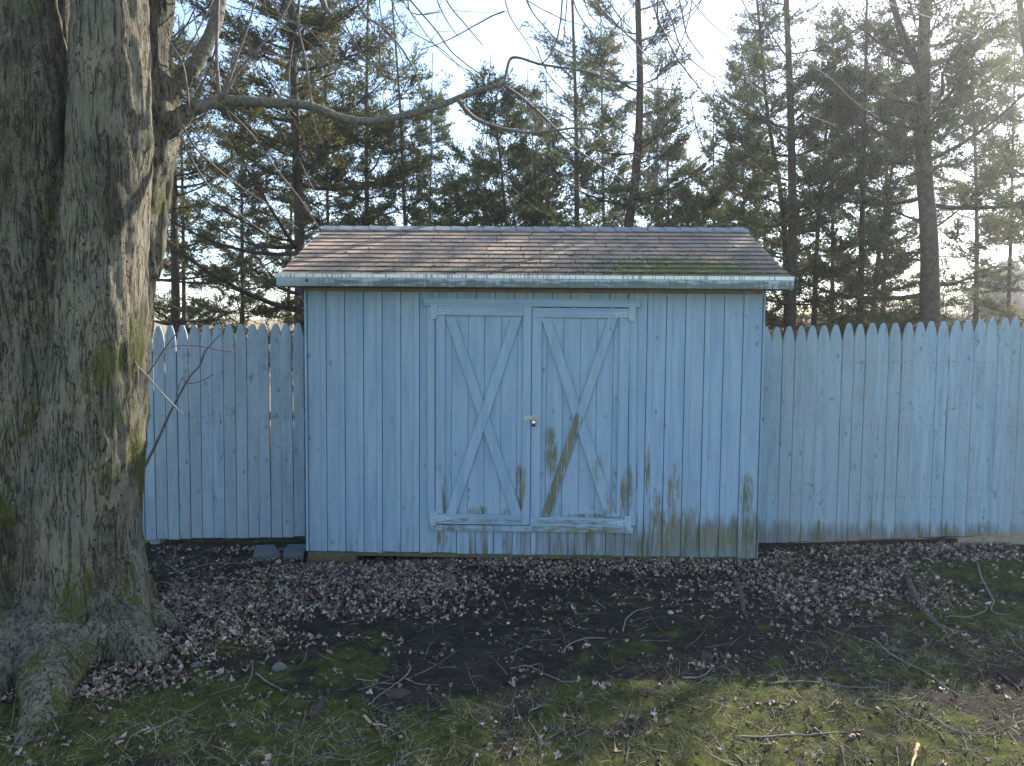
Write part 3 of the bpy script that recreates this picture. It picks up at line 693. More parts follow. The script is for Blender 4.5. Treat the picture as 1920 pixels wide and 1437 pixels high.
stems = [
    ([(205, -700, 66), (205, -300, 64), (205, 0, 64), (208, 150, 67), (209, 270, 69), (198, 400, 73), (190, 550, 76), (178, 700, 84), (168, 850, 92), (152, 1000, 97), (150, 1100, 108), (150, 1180, 125), (150, 1300, 135)], [-1.62]*13),
    ([(10, -700, 82), (18, -300, 82), (25, 0, 80), (28, 150, 98), (34, 260, 102), (35, 380, 98), (30, 520, 100), (30, 700, 108), (25, 850, 118), (10, 1000, 128), (0, 1120, 140), (-10, 1300, 165)], [-1.62]*12),
    ([(102, -300, 30), (104, 20, 26), (100, 120, 28), (98, 250, 32), (100, 400, 50), (100, 600, 60)], [-1.32, -1.32, -1.34, -1.36, -1.42, -1.5]),
    ([(306, -400, 27), (298, -200, 28), (297, 0, 28), (289, 100, 24), (291, 180, 31), (294, 230, 31), (289, 300, 29), (277, 370, 24), (268, 450, 26), (261, 600, 24), (254, 700, 22), (248, 800, 22), (234, 900, 24), (218, 1000, 30), (210, 1080, 50), (200, 1200, 60)], [-1.10]*9+[-1.14, -1.18, -1.22, -1.27, -1.33, -1.40, -1.45]),
    ([(240, 600, 40), (225, 800, 45), (200, 1000, 60), (190, 1150, 90)], [-1.45]*4),
]
for pts, Ys in stems:
    P, r = stem(pts, Ys); V, Fc = rstem(P, r); tm.add(V, Fc)
def root(pts, h=0.0):
    P = []; r = []
    for a, b, c in pts:
        g = on_ground(a, b); d = np.dot(g-CAM, FW); rr = c*d/F; P.append(g+np.array([0, rr*.6, rr*h])); r.append(rr)
    V, Fc = rstem(np.array(P), np.array(r), 14, 4); tm.add(V, Fc)
root([(215, 1190, 66), (258, 1172, 38), (292, 1174, 23), (322, 1179, 13), (345, 1188, 5)], .2)
root([(180, 1235, 80), (225, 1238, 52), (262, 1244, 34), (300, 1248, 14)], .3)
root([(75, 1240, 90), (78, 1290, 62), (70, 1330, 44), (55, 1365, 28), (38, 1392, 16), (25, 1415, 8)], .25)
root([(80, 1330, 34), (95, 1345, 24), (108, 1352, 12)], .1)
root([(-30, 1260, 100), (-80, 1330, 60), (-120, 1380, 30)], .2)
P, r = stem([(236, 1010, 28), (252, 1080, 26), (275, 1140, 24)], [-1.45, -1.35, -1.3]); V, Fc = rstem(P, r); tm.add(V, Fc)
P, r = stem([(110, 1080, 80), (95, 1180, 72), (84, 1240, 62)], [-1.62, -1.78, -1.88]); V, Fc = rstem(P, r); tm.add(V, Fc)
P, r = stem([(190, 1060, 70), (205, 1150, 66), (215, 1200, 58)], [-1.62, -1.70, -1.74]); V, Fc = rstem(P, r); tm.add(V, Fc)
# thin stem behind, stub, and the roots of the two limbs, fused into the trunk
P, r = stem([(318, 190, 14), (324, 240, 12), (318, 300, 11), (309, 370, 11), (298, 430, 13), (285, 520, 14)], [-1.05, -1.02, -1.0, -1.02, -1.06, -1.12]); V, Fc = rstem(P, r); tm.add(V, Fc)
P, r = stem([(290, 430, 14), (306, 418, 12), (316, 412, 9)], [-1.08, -1.04, -1.02]); V, Fc = rstem(P, r); tm.add(V, Fc)
P, r = stem([(290, 215, 20), (318, 180, 17), (345, 150, 15), (362, 125, 14)], [-1.10, -1.09, -1.07, -1.05]); V, Fc = rstem(P, r); tm.add(V, Fc)
P, r = stem([(300, 250, 20), (326, 232, 18), (352, 210, 14), (372, 203, 11)], [-1.12, -1.12, -1.1, -1.07]); V, Fc = rstem(P, r); tm.add(V, Fc)
tmp = mesh('tmp', tm.v, tm.f); to = place('tmp', tmp)
rm = to.modifiers.new('r', 'REMESH'); rm.mode = 'VOXEL'; rm.voxel_size = .0150
smd = to.modifiers.new('s', 'SMOOTH'); smd.iterations = 4; smd.factor = .6
ev = to.evaluated_get(bpy.context.evaluated_depsgraph_get()).to_mesh()
nv = len(ev.vertices); co = np.empty(nv*3, np.float32); ev.vertices.foreach_get('co', co); co = co.reshape(-1, 3).astype(float)
no = np.empty(nv*3, np.float32); ev.vertices.foreach_get('normal', no); no = no.reshape(-1, 3)
npoly = len(ev.polygons); lv = np.empty(npoly*4, np.int32)
fl_ = [tuple(p.vertices) for p in ev.polygons]
to.evaluated_get(bpy.context.evaluated_depsgraph_get()).to_mesh_clear()
warp = np.stack([fbm(co*2.2, 2), fbm(co*2.2+31, 2), np.zeros(nv)], 1)
ridg = 1-np.abs(perlin((co+warp*.05)*np.array([15, 15, 1.5])))*2
lump = fbm(co*np.array([3.2, 3.2, 1.6])+5, 3)
fine = fbm((co+warp*.03)*np.array([34, 34, 6]), 2)
co2 = co+no*(.024*lump+.016*ridg-.007+.011*fine)[:, None]
bpy.data.objects.remove(to)
part('trunk', co2, fl_, M_bark, maple, True)
def limb(name, pts, Ys, m, k=8, n=5, parent=None, jit=.0, label=None):
    P, r = stem(pts, Ys); Q = spline(np.column_stack([P, r]), n)
    if jit: Q[1:, :3] += rng.normal(0, jit, (len(Q)-1, 3))
    Q[1:, 3] *= rng.normal(1, .045, len(Q)-1); V, Fc = tube(Q[:, :3], np.maximum(Q[:, 3], .0012), k); o = part(name, V, Fc, m, parent or maple, True)
    if label: o['label'] = label
    return o
def lerpY(n, a, b): return list(np.linspace(a, b, n))
limb('limb', [(352, 140, 14.5), (368, 118, 13.5), (385, 88, 13), (398, 60, 12.5), (408, 25, 12), (414, -10, 11.5), (430, -120, 10), (470, -300, 7)], lerpY(8, -1.06, -.9), M_smoothbark, 12, 5, None, .001)
bigl = [(362, 205, 12.5), (385, 197, 11.5), (412, 190, 11), (455, 190, 9.5), (500, 193, 9), (550, 195, 8.5), (590, 202, 8), (625, 216, 8), (660, 226, 7.6), (700, 227, 7.2), (745, 220, 6.8), (790, 208, 6.5), (835, 194, 6), (870, 180, 5.6), (905, 168, 5), (945, 158, 4.6)]
limb('limb', bigl, lerpY(16, -1.09, -.40), M_smoothbark, 12, 4, None, .0008, 'long bare limb arching right above the shed roof')
def seg(pts, Ya, Yb, m=None, jit=.0007): return limb('branch' if max(p[2] for p in pts) > 1.9 else 'twig', pts, lerpY(len(pts), Ya, Yb), m or M_twig, 5, 4, None, jit)
SEG = [
    ([(945, 158, 3.4), (950, 135, 3), (957, 111, 2.8), (975, 109, 2.6), (1010, 120, 2.4), (1060, 128, 2.2), (1100, 135, 2), (1150, 150, 1.6), (1220, 165, 1.2), (1300, 170, .9)], -.55, -.3),
    ([(945, 160, 3.4), (980, 185, 3), (1015, 215, 2.8), (1040, 240, 2.4), (1075, 275, 2), (1110, 300, 1.8), (1150, 325, 1.5), (1175, 345, 1)], -.55, -.2),
    ([(860, 188, 4.4), (872, 205, 4.2), (890, 222, 4), (920, 235, 3.6), (960, 245, 3.2), (1000, 250, 3), (1040, 245, 2.6), (1080, 241, 2), (1120, 246, 1.4), (1170, 275, 1), (1220, 300, .8)], -.7, -.3),
    ([(995, 202, 1.6), (1030, 205, 1.5), (1075, 228, 1.4), (1120, 255, 1.2), (1165, 285, 1), (1210, 300, .8)], -.5, -.2),
    ([(412, 188, 4), (408, 140, 3.6), (406, 90, 3.4), (408, 40, 3), (410, -20, 2.8), (415, -120, 2)], -1.35, -1.2),
    ([(414, 186, 3.4), (430, 150, 3), (445, 105, 2.6), (462, 60, 2), (480, 0, 1.8)], -1.35, -1.2),
    ([(416, 186, 3), (450, 130, 2.6), (490, 85, 2.4), (520, 45, 2.2), (545, 0, 2), (560, -60, 1.6)], -1.35, -1.1),
    ([(462, 104, 1.6), (490, 98, 1.6), (520, 105, 1.4), (545, 118, 1.2)], -1.3, -1.2),
    ([(355, 200, 2.2), (350, 160, 2), (342, 118, 2), (325, 90, 1.6), (312, 65, 1.2)], -1.38, -1.3),
    ([(342, 116, 1.6), (360, 80, 1.5), (380, 40, 1.2), (400, 0, 1)], -1.38, -1.3),
    ([(585, 200, 2.4), (580, 160, 2.2), (570, 100, 2), (560, 50, 1.8), (562, 0, 1.6)], -1.2, -1.0),
    ([(545, 192, 1.6), (542, 150, 1.4), (545, 110, 1.3), (550, 80, 1)], -1.25, -1.1),
    ([(665, -20, 2.2), (672, 10, 2.2), (690, 35, 2.2), (712, 48, 2.2), (740, 75, 2), (765, 110, 1.8), (780, 140, 1.6), (790, 170, 1.4), (793, 198, 1)], -.9, -.7),
    ([(711, 48, 1.6), (712, 90, 1.4), (715, 130, 1.2), (727, 160, 1)], -.9, -.7),
    ([(760, -10, 1.8), (790, 25, 1.6), (820, 60, 1.5), (845, 95, 1.4), (880, 125, 1.2), (910, 145, 1)], -.9, -.6),
    ([(765, -10, 1.3), (768, 20, 1.3), (790, 28, 1.2), (830, 22, 1)], -.9, -.6),
    ([(830, -10, 1.4), (850, 20, 1.3), (880, 55, 1.2), (905, 85, 1)], -.8, -.6),
    ([(1055, -20, 2), (1052, 30, 1.8), (1045, 70, 1.6), (1030, 105, 1.4), (1015, 120, 1.2)], -.5, -.5),
    ([(1065, -20, 1.4), (1060, 40, 1.3), (1058, 70, 1)], -.5, -.5),
    ([(1100, -20, 2), (1130, 20, 1.8), (1165, 55, 1.6), (1195, 85, 1.4), (1230, 130, 1.2)], -.4, -.3),
    ([(1235, -20, 2), (1233, 30, 2), (1245, 60, 1.8), (1270, 110, 1.6), (1300, 150, 1.4), (1340, 200, 1.1), (1380, 230, .9)], -.4, -.2),
    ([(1270, -20, 1.6), (1280, 30, 1.5), (1290, 70, 1.4), (1320, 110, 1.2)], -.4, -.2),
    ([(1130, -15, 1.3), (1160, 30, 1.3), (1185, 55, 1)], -.4, -.3),
    ([(1000, 240, 1.2), (997, 290, 1.2), (998, 335, 1)], -.4, -.3),
    ([(1180, 335, 1.5), (1215, 318, 1.4), (1230, 300, 1.3), (1250, 278, 1)], -.3, -.2),
    ([(1225, 315, 1.3), (1255, 350, 1.2), (1280, 385, 1)], -.3, -.2),
    ([(340, 232, 2), (365, 275, 2), (400, 310, 1.8), (450, 350, 1.5), (510, 390, 1.3), (560, 430, 1)], -1.35, -.9),
    ([(338, 255, 2.2), (365, 310, 2), (400, 360, 1.8), (440, 395, 1.5), (500, 440, 1.2)], -1.35, -.9),
    ([(420, 200, 1.6), (470, 250, 1.5), (520, 320, 1.4), (560, 370, 1.3), (600, 430, 1)], -1.3, -.9),
    ([(585, 215, 1.4), (570, 260, 1.3), (555, 300, 1.2), (540, 330, 1)], -1.2, -1.0),
    ([(560, 295, 1.3), (580, 340, 1.2), (605, 385, 1)], -1.15, -1.0),
    ([(720, 200, 1), (718, 180, 1), (722, 165, .8)], -.9, -.9),
    ([(600, -10, 7), (606, 5, 6), (612, 18, 5), (618, 26, 3)], -1.1, -1.1),
]
for k in range(46):
    x = random.uniform(330, 1420) if k < 38 else random.uniform(1420, 1900); y0_ = random.choice([-20, -20, random.uniform(0, 200)]); dx_ = random.choice([-1, 1, 1, 1])*random.uniform(40, 190); dy_ = random.uniform(70, 260)
    b_ = random.uniform(-40, 40); pts = [(x, y0_), (x+dx_*.2, y0_+dy_*.33+b_*.3), (x+dx_*.5+b_*.4, y0_+dy_*.62), (x+dx_*.8+b_*.2, y0_+dy_*.85), (x+dx_*1.1, y0_+dy_)]
    w0 = random.uniform(.9, 1.8); SEG.append(([(a, b, w0*(1-.13*i)) for i, (a, b) in enumerate(pts)], -.9, random.uniform(-.7, -.2)))
for p, a, b in SEG: seg(p, a, b)
# finer random side twigs on all of those
tw = MB()
for p, a, b in SEG[:31]:
    for q in range(3):
        i = random.randrange(0, len(p)-1); y = a+(b-a)*i/len(p); s = at(p[i][0], p[i][1], y); L = random.uniform(.15, .45)
        d = np.array([random.uniform(-1, 1), random.uniform(-.6, .6), random.uniform(-1, .8)]); d /= np.linalg.norm(d); c = rng.normal(0, .25, 3)
        tw.tube([s, s+d*L*.33+c*L*.04, s+d*L*.66+c*L*.15, s+d*L+c*L*.4], [.0022, .0018, .0014, .0009], 4)
tag(tw.part('side_twigs', M_twig, maple), kind='stuff')
# sprouts from the trunk, one snapped, painted pale to stand for sunlight on it
M_sunlit = simple('sunlit_painted_twig', (.36, .32, .27), .8, 0, .2, 30, .001)
M_red = simple('red_young_bark', (.20, .075, .06), .6, 0, .2, 30, .001)
seg([(254, 684, 2.2), (278, 708, 2), (308, 742, 1.8), (332, 766, 1.6), (342, 775, 1.3), (346, 783, 1)], -1.62, -1.62, M_sunlit, .0003)['label'] = 'snapped sprout painted pale as if sunlit'
seg([(278, 701, 1.5), (292, 680, 1.4), (306, 658, 1.4), (325, 633, 1.1), (342, 614, .9)], -1.5, -1.4, M_red, .0004)
seg([(307, 657, 1.1), (325, 650, 1.1), (348, 648, 1), (380, 650, 1), (410, 657, .9), (441, 661, .7)], -1.48, -1.2, M_red, .0003)['label'] = 'thin arching red sprout'
seg([(250, 672, 1.4), (258, 690, 1.3), (259, 715, 1.2), (255, 742, .9)], -1.66, -1.66, M_sunlit, .0003)

sap = empty('sapling', on_ground(235, 1040)); tag(sap, 'thin dark leafless sapling leaning right between the big trunk and the left fence', 'sapling')
def sseg(nm, pts, Ya, Yb, m=M_twig): return limb(nm, pts, lerpY(len(pts), Ya, Yb), m, 6, 4, sap, .0006)
bY = sap.location[1]
g0 = project(sap.location)
sseg('stem', [(g0[0], g0[1]+6, 3.4), (232, 965, 3.2), (252, 912, 3), (275, 868, 2.8), (297, 822, 2.6), (318, 776, 2.3), (338, 738, 2), (356, 706, 1.7), (374, 686, 1.4), (388, 655, 1.1), (401, 640, 1), (414, 626, .8)], bY, bY)
sseg('twig', [(352, 719, 1.1), (368, 718, 1), (385, 711, .9), (399, 702, .8)], bY, bY)
sseg('twig', [(330, 742, .9), (335, 725, .8), (342, 708, .7), (348, 722, .6)], bY, bY)
sseg('twig', [(374, 686, .9), (377, 675, .8), (384, 655, .7)], bY, bY)

# ------------------------------------------------------------------ conifers behind
M_ctrunk = simple('conifer_bark', (.085, .062, .048), .9, 0, .5, 18, .01)
def foliage_mat():
    nb = NB('conifer_foliage', .8, .2)
    c = nb.attr('tint', 'Color'); out = nb.t.nodes['Material Output']
    nb.col(c); tr = nb.n('ShaderNodeBsdfTranslucent'); nb.put(tr.inputs[0], nb.mix(.5, c, (.12, .13, .03)))
    mx = nb.n('ShaderNodeMixShader'); mx.inputs[0].default_value = .5
    nb.t.links.new(nb.b.outputs[0], mx.inputs[1]); nb.t.links.new(tr.outputs[0], mx.inputs[2]); nb.t.links.new(mx.outputs[0], out.inputs[0])
    return nb.m
M_fol = foliage_mat()
DENS = 50
def norm(a): return a/np.maximum(np.linalg.norm(a, axis=-1, keepdims=True), 1e-9)
def conifer(line, r0, H, Lmax, h0, dens, label, tone=(.040, .062, .032), brown=.12, nlimb=34, bare=.6, Y=4.0, cat='tree', shape='cedar', blade=(.028, .070), upsweep=.25, fork=None, leafy=1.0, name='conifer_tree'):
    """line: trunk centre as (px,py) from the foot upward in the plane Y; H total height; Lmax limb length"""
    P = np.array([at(a, b, Y) for a, b in line]); zb = float(gh(P[0][0], Y)[0])
    d = P[1]-P[0]; foot = P[0]-d*((P[0][2]-zb+.1)/d[2]) if len(P) > 1 else P[0]
    P = np.vstack([foot, P]); d = norm(P[-1]-P[-2])
    if P[-1][2] < H: P = np.vstack([P, P[-1]+d*((H-P[-1][2])/d[2])])
    T = spline(P, 5); tz = T[:, 2]
    rr = np.maximum(r0*(1-.85*np.clip((tz-zb)/(H-zb), 0, 1)**.9), .008)
    nlimb = int(nlimb*1.55); Lmax *= 1.38
    e = empty(name, foot+np.array([0, 0, .1])); tag(e, label, cat)
    rr[0] *= 1.25
    V, Fc = tube(T, rr, 9); part('trunk', V, Fc, M_ctrunk, e, True)
    if fork:
        Q = np.array([at(a, b, Y) for a, b in fork]); d2 = norm(Q[-1]-Q[-2]); Q = np.vstack([Q, Q[-1]+d2*1.2]); Q = spline(Q, 4)
        V, Fc = tube(Q, np.linspace(r0*.5, r0*.15, len(Q)), 7); part('limb', V, Fc, M_ctrunk, e, True)
    hs = h0+(H-h0-.05)*np.sort(rng.random(nlimb))**.95
    az = (np.arange(nlimb)*2.39996+rng.normal(0, .4, nlimb)) % (2*math.pi)
    FV, FC, TV, TF = [], [], [], []; toff = 0
    for i in range(nlimb):
        if Y < 7 and hs[i] > 6.2 and rng.random() < .7: continue
        if P[1][0] > 1.9 and hs[i] < 3.1 and rng.random() < .35: continue
        t = (hs[i]-h0)/(H-h0); c = np.array([np.interp(hs[i], tz, T[:, k]) for k in range(3)])
        prof = (1-t)**.75*(.75+.25*math.sin(t*9+i)) if shape == 'cedar' else min(1, 1.25*(1-t))
        L = max(.25, Lmax*prof*rng.uniform(.65, 1.12)); L = min(L, 1e9)
        el = R(rng.uniform(-4, 20))+t*R(24); dx = np.array([math.cos(az[i]), math.sin(az[i]), 0]); side = np.array([-dx[1], dx[0], 0])
        s = np.linspace(0, 1, 7); wob = rng.normal(0, .04, 2)
        C = c+np.outer(s*L*math.cos(el), dx)+np.outer((s*math.sin(el)+(s**2)*upsweep*rng.uniform(.1, 1)-.25*s*(1-s))*L, [0, 0, 1])+np.outer(np.sin(s*5+i)*L*wob[0], side)
        rl = max(.007, .017*L)*(r0/.09)**.3
        V, Fc = tube(C, np.linspace(rl, .004, 7), 5); part('limb', V, Fc, M_ctrunk, e, True)
        isbare = (hs[i]-zb) < bare*H*.3 or rng.random() < .08
        nb_ = int(6+L*15); tt = rng.uniform(.12, 1, nb_); idx = tt*6; i0 = np.clip(idx.astype(int), 0, 5); fr = (idx-i0)[:, None]
        S0 = C[i0]*(1-fr)+C[i0+1]*fr; tan = norm(C[i0+1]-C[i0]); sg = rng.choice([-1, 1], nb_)[:, None]; an = rng.uniform(.45, 1.1, nb_)[:, None]
        sd_ = norm(np.cross(tan, np.array([0, 0, 1.0])))
        D = norm(tan*np.cos(an)+sd_*sg*np.sin(an)+np.array([0, 0, 1])*rng.uniform(-.16, .26, nb_)[:, None])
        Lb = (.16+.34*L*(1-tt*.65))*rng.uniform(.5, 1.15, nb_); Lb = np.minimum(Lb, .75)
        V, Fq_, PP = many_tubes(S0, D, Lb, np.full(nb_, .0045), 3, 2, .12); TV.append(V); TF.append(Fq_+toff); toff += len(V)
        # secondary twiglets
        m2 = nb_*7; pk = rng.integers(0, nb_, m2); u = rng.uniform(.15, 1, m2)[:, None]
        S2 = S0[pk]+D[pk]*Lb[pk][:, None]*u; D2 = norm(D[pk]+rng.normal(0, .6, (m2, 3))*np.array([1, 1, .42])+np.array([0, 0, .10])); L2 = rng.uniform(.06, .22, m2)
        sv2 = norm(np.cross(D2, rng.normal(size=(m2, 3))))*.0028; E2 = S2+D2*L2[:, None]
        V = np.stack([S2-sv2, S2+sv2, E2+sv2*.4, E2-sv2*.4], 1).reshape(-1, 3); TV.append(V); TF.append(np.arange(m2*4).reshape(-1, 4)+toff); toff += len(V)
        if isbare: dn = dens*.10
        elif hs[i] > 5.4 and Y < 7: dn = dens*.25
        else: dn = dens
        clump = .5+1.0*rng.random(m2)**2
        nf = np.maximum(0, (dn*leafy*L2*DENS*clump+rng.random(m2)*.99)).astype(int); ow = np.repeat(np.arange(m2), nf); n_ = len(ow)
        if n_:
            u = rng.uniform(.05, 1.08, n_)[:, None]; B0 = S2[ow]+D2[ow]*L2[ow][:, None]*u+rng.normal(0, .015, (n_, 3))
            FV.append(np.hstack([B0, norm(D2[ow]+rng.normal(0, .65, (n_, 3))+np.array([0, 0, .15])), (clump[ow]*.3+rng.normal(0, .18, n_))[:, None]]))
    TVa = np.vstack(TV); tag(part('twigs', TVa, np.vstack(TF), M_ctrunk, e), kind='stuff')
    A = np.vstack(FV); n_ = len(A); B0, D, q = A[:, :3], A[:, 3:6], A[:, 6]
    ln = rng.uniform(*blade, n_)[:, None]*(1.25 if 7 < Y < 20 else 1); sidev = norm(np.cross(D, rng.normal(size=(n_, 3)))); wd = ln*rng.uniform(.13, .24, n_)[:, None]
    V = np.stack([B0-sidev*wd, B0+sidev*wd, B0+D*ln], 1).reshape(-1, 3)
    Fq_ = np.arange(n_*3).reshape(-1, 3)
    pos = fbm(B0*1.6, 2); b = np.clip(q+.5+pos*.8, 0, 1.4)[:, None]
    col = np.array(tone)*(.55+.8*b); isb = (rng.random(n_) < .6*brown*(1+2.2*np.clip(pos, -.4, 1)*2))[:, None]
    col = np.where(isb, np.array([.115, .075, .040])*(.6+.6*b), col)
    tag(part('foliage', V, Fq_, M_fol, e, False, np.repeat(col, 3, 0)), kind='stuff')
    conifer.count = getattr(conifer, 'count', 0)+n_
    return e
GREEN = (.046, .078, .040); OLIVE = (.074, .078, .038); LIT = (.06, .085, .035)
conifer([(563, 610), (561, 430), (553, 200), (545, 0)], .095, 8.6, 1.75, 1.0, 1.0, 'dark cedar with drooping bare lower limbs just behind the left corner of the shed', OLIVE, .30, 66, 1.25, Y=3.0)
conifer([(330, 610), (325, 300), (318, 0)], .09, 8.0, 1.6, .9, .7, 'cedar seen through twigs right beside the big maple trunk', OLIVE, .22, 50, 1.1, Y=5.2)
conifer([(688, 430), (687, 220), (690, 0)], .06, 7.6, 1.3, 1.2, 1.0, 'thin-trunked conifer just right of the dark cedar, behind the shed roof', GREEN, .18, 46, .7, Y=4.6)
conifer([(760, 430), (750, 200), (735, 0)], .055, 8.0, 1.2, 1.2, .9, 'slim conifer rising behind the left half of the roof, next to the sky gap', GREEN, .18, 40, .7, Y=6.0)
conifer([(950, 430), (938, 300), (922, 180)], .055, 5.75, 1.45, 1.2, 1.15, 'short conifer whose pointed top shows below the sky gap above the roof centre', GREEN, .10, 50, .3, Y=5.2)
conifer([(1082, 430), (1080, 220), (1073, 0)], .07, 8.4, 1.25, 1.2, 1.15, 'straight conifer behind the roof just right of its middle', GREEN, .10, 48, .5, Y=5.6)
conifer([(1178, 430), (1192, 330), (1200, 180), (1196, 0)], .095, 8.8, 1.2, 1.2, .6, 'conifer with kinked leaning trunk behind the right half of the roof', GREEN, .14, 42, .7, Y=3.6)
conifer([(1325, 470), (1318, 380)], .05, 4.9, 1.35, .9, 1.2, 'low bushy conifer filling the space behind the right end of the roof', GREEN, .12, 34, .2, Y=6.8)
conifer([(1476, 610), (1468, 400), (1440, 220), (1425, 60)], .068, 7.4, 1.25, 1.5, .6, 'slender conifer leaning left beside the straight one at the right roof corner', GREEN, .12, 38, .5, Y=4.9)
conifer([(1482, 610), (1486, 430), (1482, 200), (1474, 0)], .088, 8.8, 1.25, 1.4, .6, 'straight tall conifer at the right roof corner', GREEN, .14, 44, .6, Y=3.7)
conifer([(1526, 610), (1532, 450), (1545, 300)], .060, 5.4, 1.1, 1.3, .7, 'short conifer with a reddish trunk just right of the shed', OLIVE, .32, 28, .6, Y=4.4)
conifer([(1612, 612), (1616, 430), (1620, 250)], .066, 7.0, 1.35, 1.3, .9, 'left one of the close pair of trunks behind the middle of the right fence', GREEN, .16, 38, .6, Y=4.4)
conifer([(1636, 612), (1645, 500), (1660, 400)], .058, 5.6, 1.1, 1.3, .8, 'right-leaning one of the close pair behind the right fence', GREEN, .16, 30, .7, Y=5.2)
conifer([(1744, 612), (1742, 450), (1732, 300), (1731, 120), (1735, 0)], .150, 9.2, 1.6, 1.3, .85, 'thickest conifer with forked trunk behind the right fence', GREEN, .18, 54, .7, Y=3.4, fork=[(1734, 140), (1708, 100), (1690, 60), (1672, 0)])
conifer([(1985, 620), (1960, 350), (1925, 100)], .10, 8.5, 1.3, 1.0, .5, 'conifer reaching in from the right edge of the picture', LIT, .2, 24, .7, Y=4.0)
conifer([(1400, 600), (1395, 400)], .05, 6.2, 1.1, 1.5, .7, 'thin conifer standing further back, left of the right roof corner pair', GREEN, .2, 30, .6, Y=9.0)
conifer([(860, 600), (855, 400)], .05, 4.9, 1.2, 1.2, 1.0, 'small conifer further back behind the roof, left of the middle', GREEN, .15, 30, .3, Y=8.5)
for px, Yd, H, lab in ((1560, 8.6, 8.2, 'background conifer behind the reddish trunk'), (1410, 9.8, 8.3, 'background conifer just left of the leaning slender one'), (800, 10.5, 7.2, 'background conifer under the left rim of the sky gap'), (345, 9.5, 8.6, 'background conifer just right of the maple trunk, the most distant there'), (540, 11, 9.2, 'background conifer directly behind the dark cedar'), (910, 12, 6.6, 'most distant conifer behind the short pointed one'),
        (985, 11.0, 7.6, 'far conifer just right of the short pointed one, behind it'), (1225, 11.5, 8.6, 'far conifer filling the view right of the kinked leaning trunk'), (1345, 12.0, 7.6, 'far conifer above the right end of the shed ridge'),
        (1655, 10.5, 9.0, 'far conifer right of the close pair of trunks'), (1890, 10.0, 8.6, 'far conifer near the right edge, behind the reaching one'),
        (620, 9.0, 8.2, 'background conifer seen between the dark cedar and its thin neighbour'), (455, 8.5, 7.6, 'background conifer left of the dark cedar, above the left fence'), (1020, 9.5, 6.6, 'background conifer filling the gap right of the short pointed one'),
        (1135, 9.0, 8.4, 'background conifer between the straight and the kinked trunks'), (1260, 10.5, 7.4, 'background conifer right of the kinked trunk'), 
        (1830, 8.0, 8.0, 'background conifer right of the thickest trunk')):
    conifer([(px, 600), (px+random.uniform(-8, 8), 400), (px+random.uniform(-20, 20), 100)], .06, H, 1.35, 1.6, .8, lab, random.choice([GREEN, OLIVE]), .18, 36, .5, Y=Yd)
# far conifers on the skyline to the right
for px, top, Yd, w, lab in ((1893, 498, 48, 1.9, 'distant hazy conifer on the right skyline, taller of the two'), (1850, 515, 52, 1.4, 'distant hazy conifer on the right skyline, shorter of the two')):
    t = at(px, top, Yd)
    conifer([(px, 590), (px, 540)], .14, float(t[2]), w, float(gh(t[0], Yd)[0])+.4, .25, lab, (.04, .06, .045), .05, 40, 0, Y=Yd, blade=(.30, .55), upsweep=.1)
# brush thickets beyond the fence
def brush(name, x0, x1, y0, y1, n, h, label):
    bx = rng.uniform(x0, x1, n); by = rng.uniform(y0, y1, n)
    keep = fbm2(bx, by, .5, 2, 6.6) > -.15; bx, by = bx[keep], by[keep]; n = len(bx)
    S0 = np.stack([bx, by, gh(bx, by)], 1); D = norm(np.stack([rng.normal(0, .35, n), rng.normal(0, .35, n), np.ones(n)], 1)); L = rng.uniform(.5, 1, n)*h
    V1, F1, P = many_tubes(S0, D, L, np.full(n, .014), 3, 3, .3)
    k = 6; m = n*k; o = np.repeat(np.arange(n), k); u = rng.uniform(.3, 1, m)[:, None]
    S2 = S0[o]+D[o]*L[o][:, None]*u; D2 = norm(D[o]+rng.normal(0, .7, (m, 3))); V2, F2, _ = many_tubes(S2, D2, rng.uniform(.2, .6, m), np.full(m, .007), 3, 1, .2)
    V = np.vstack([V1, V2]); Fq2 = np.vstack([F1, F2+len(V1)])
    tag(place(name, mesh(name, V, Fq2, M_brush)), label, 'thicket', kind='stuff')
M_brush = simple('leafless_brush', (.13, .10, .095), .9, 0, .4, 3, .001, (.17, .13, .11))
brush('brush_thicket', 1.0, 24, 10, 24, 2300, 3.0, 'grey brown leafless brush beyond the right fence')
brush('brush_thicket', -16, -1.0, 14, 28, 900, 1.5, 'leafless brush beyond the left fence')

# thin air volume added to imitate the veiling glare of the sun
hz = NB('glare_haze'); ht = hz.t; ht.nodes.remove(hz.b); vp = ht.nodes.new('ShaderNodeVolumePrincipled')
vp.inputs['Color'].default_value = (.93, .96, 1, 1); vp.inputs['Density'].default_value = GLARE_HAZE; vp.inputs['Anisotropy'].default_value = .7
ht.links.new(vp.outputs[0], ht.nodes['Material Output'].inputs['Volume'])
hb = MB().box((-170, -32, -3), (170, 175, 17)); tag(place('haze', mesh('haze', hb.v, hb.f, hz.m)), 'thin haze added to imitate sun glare between the trees', kind='stuff')

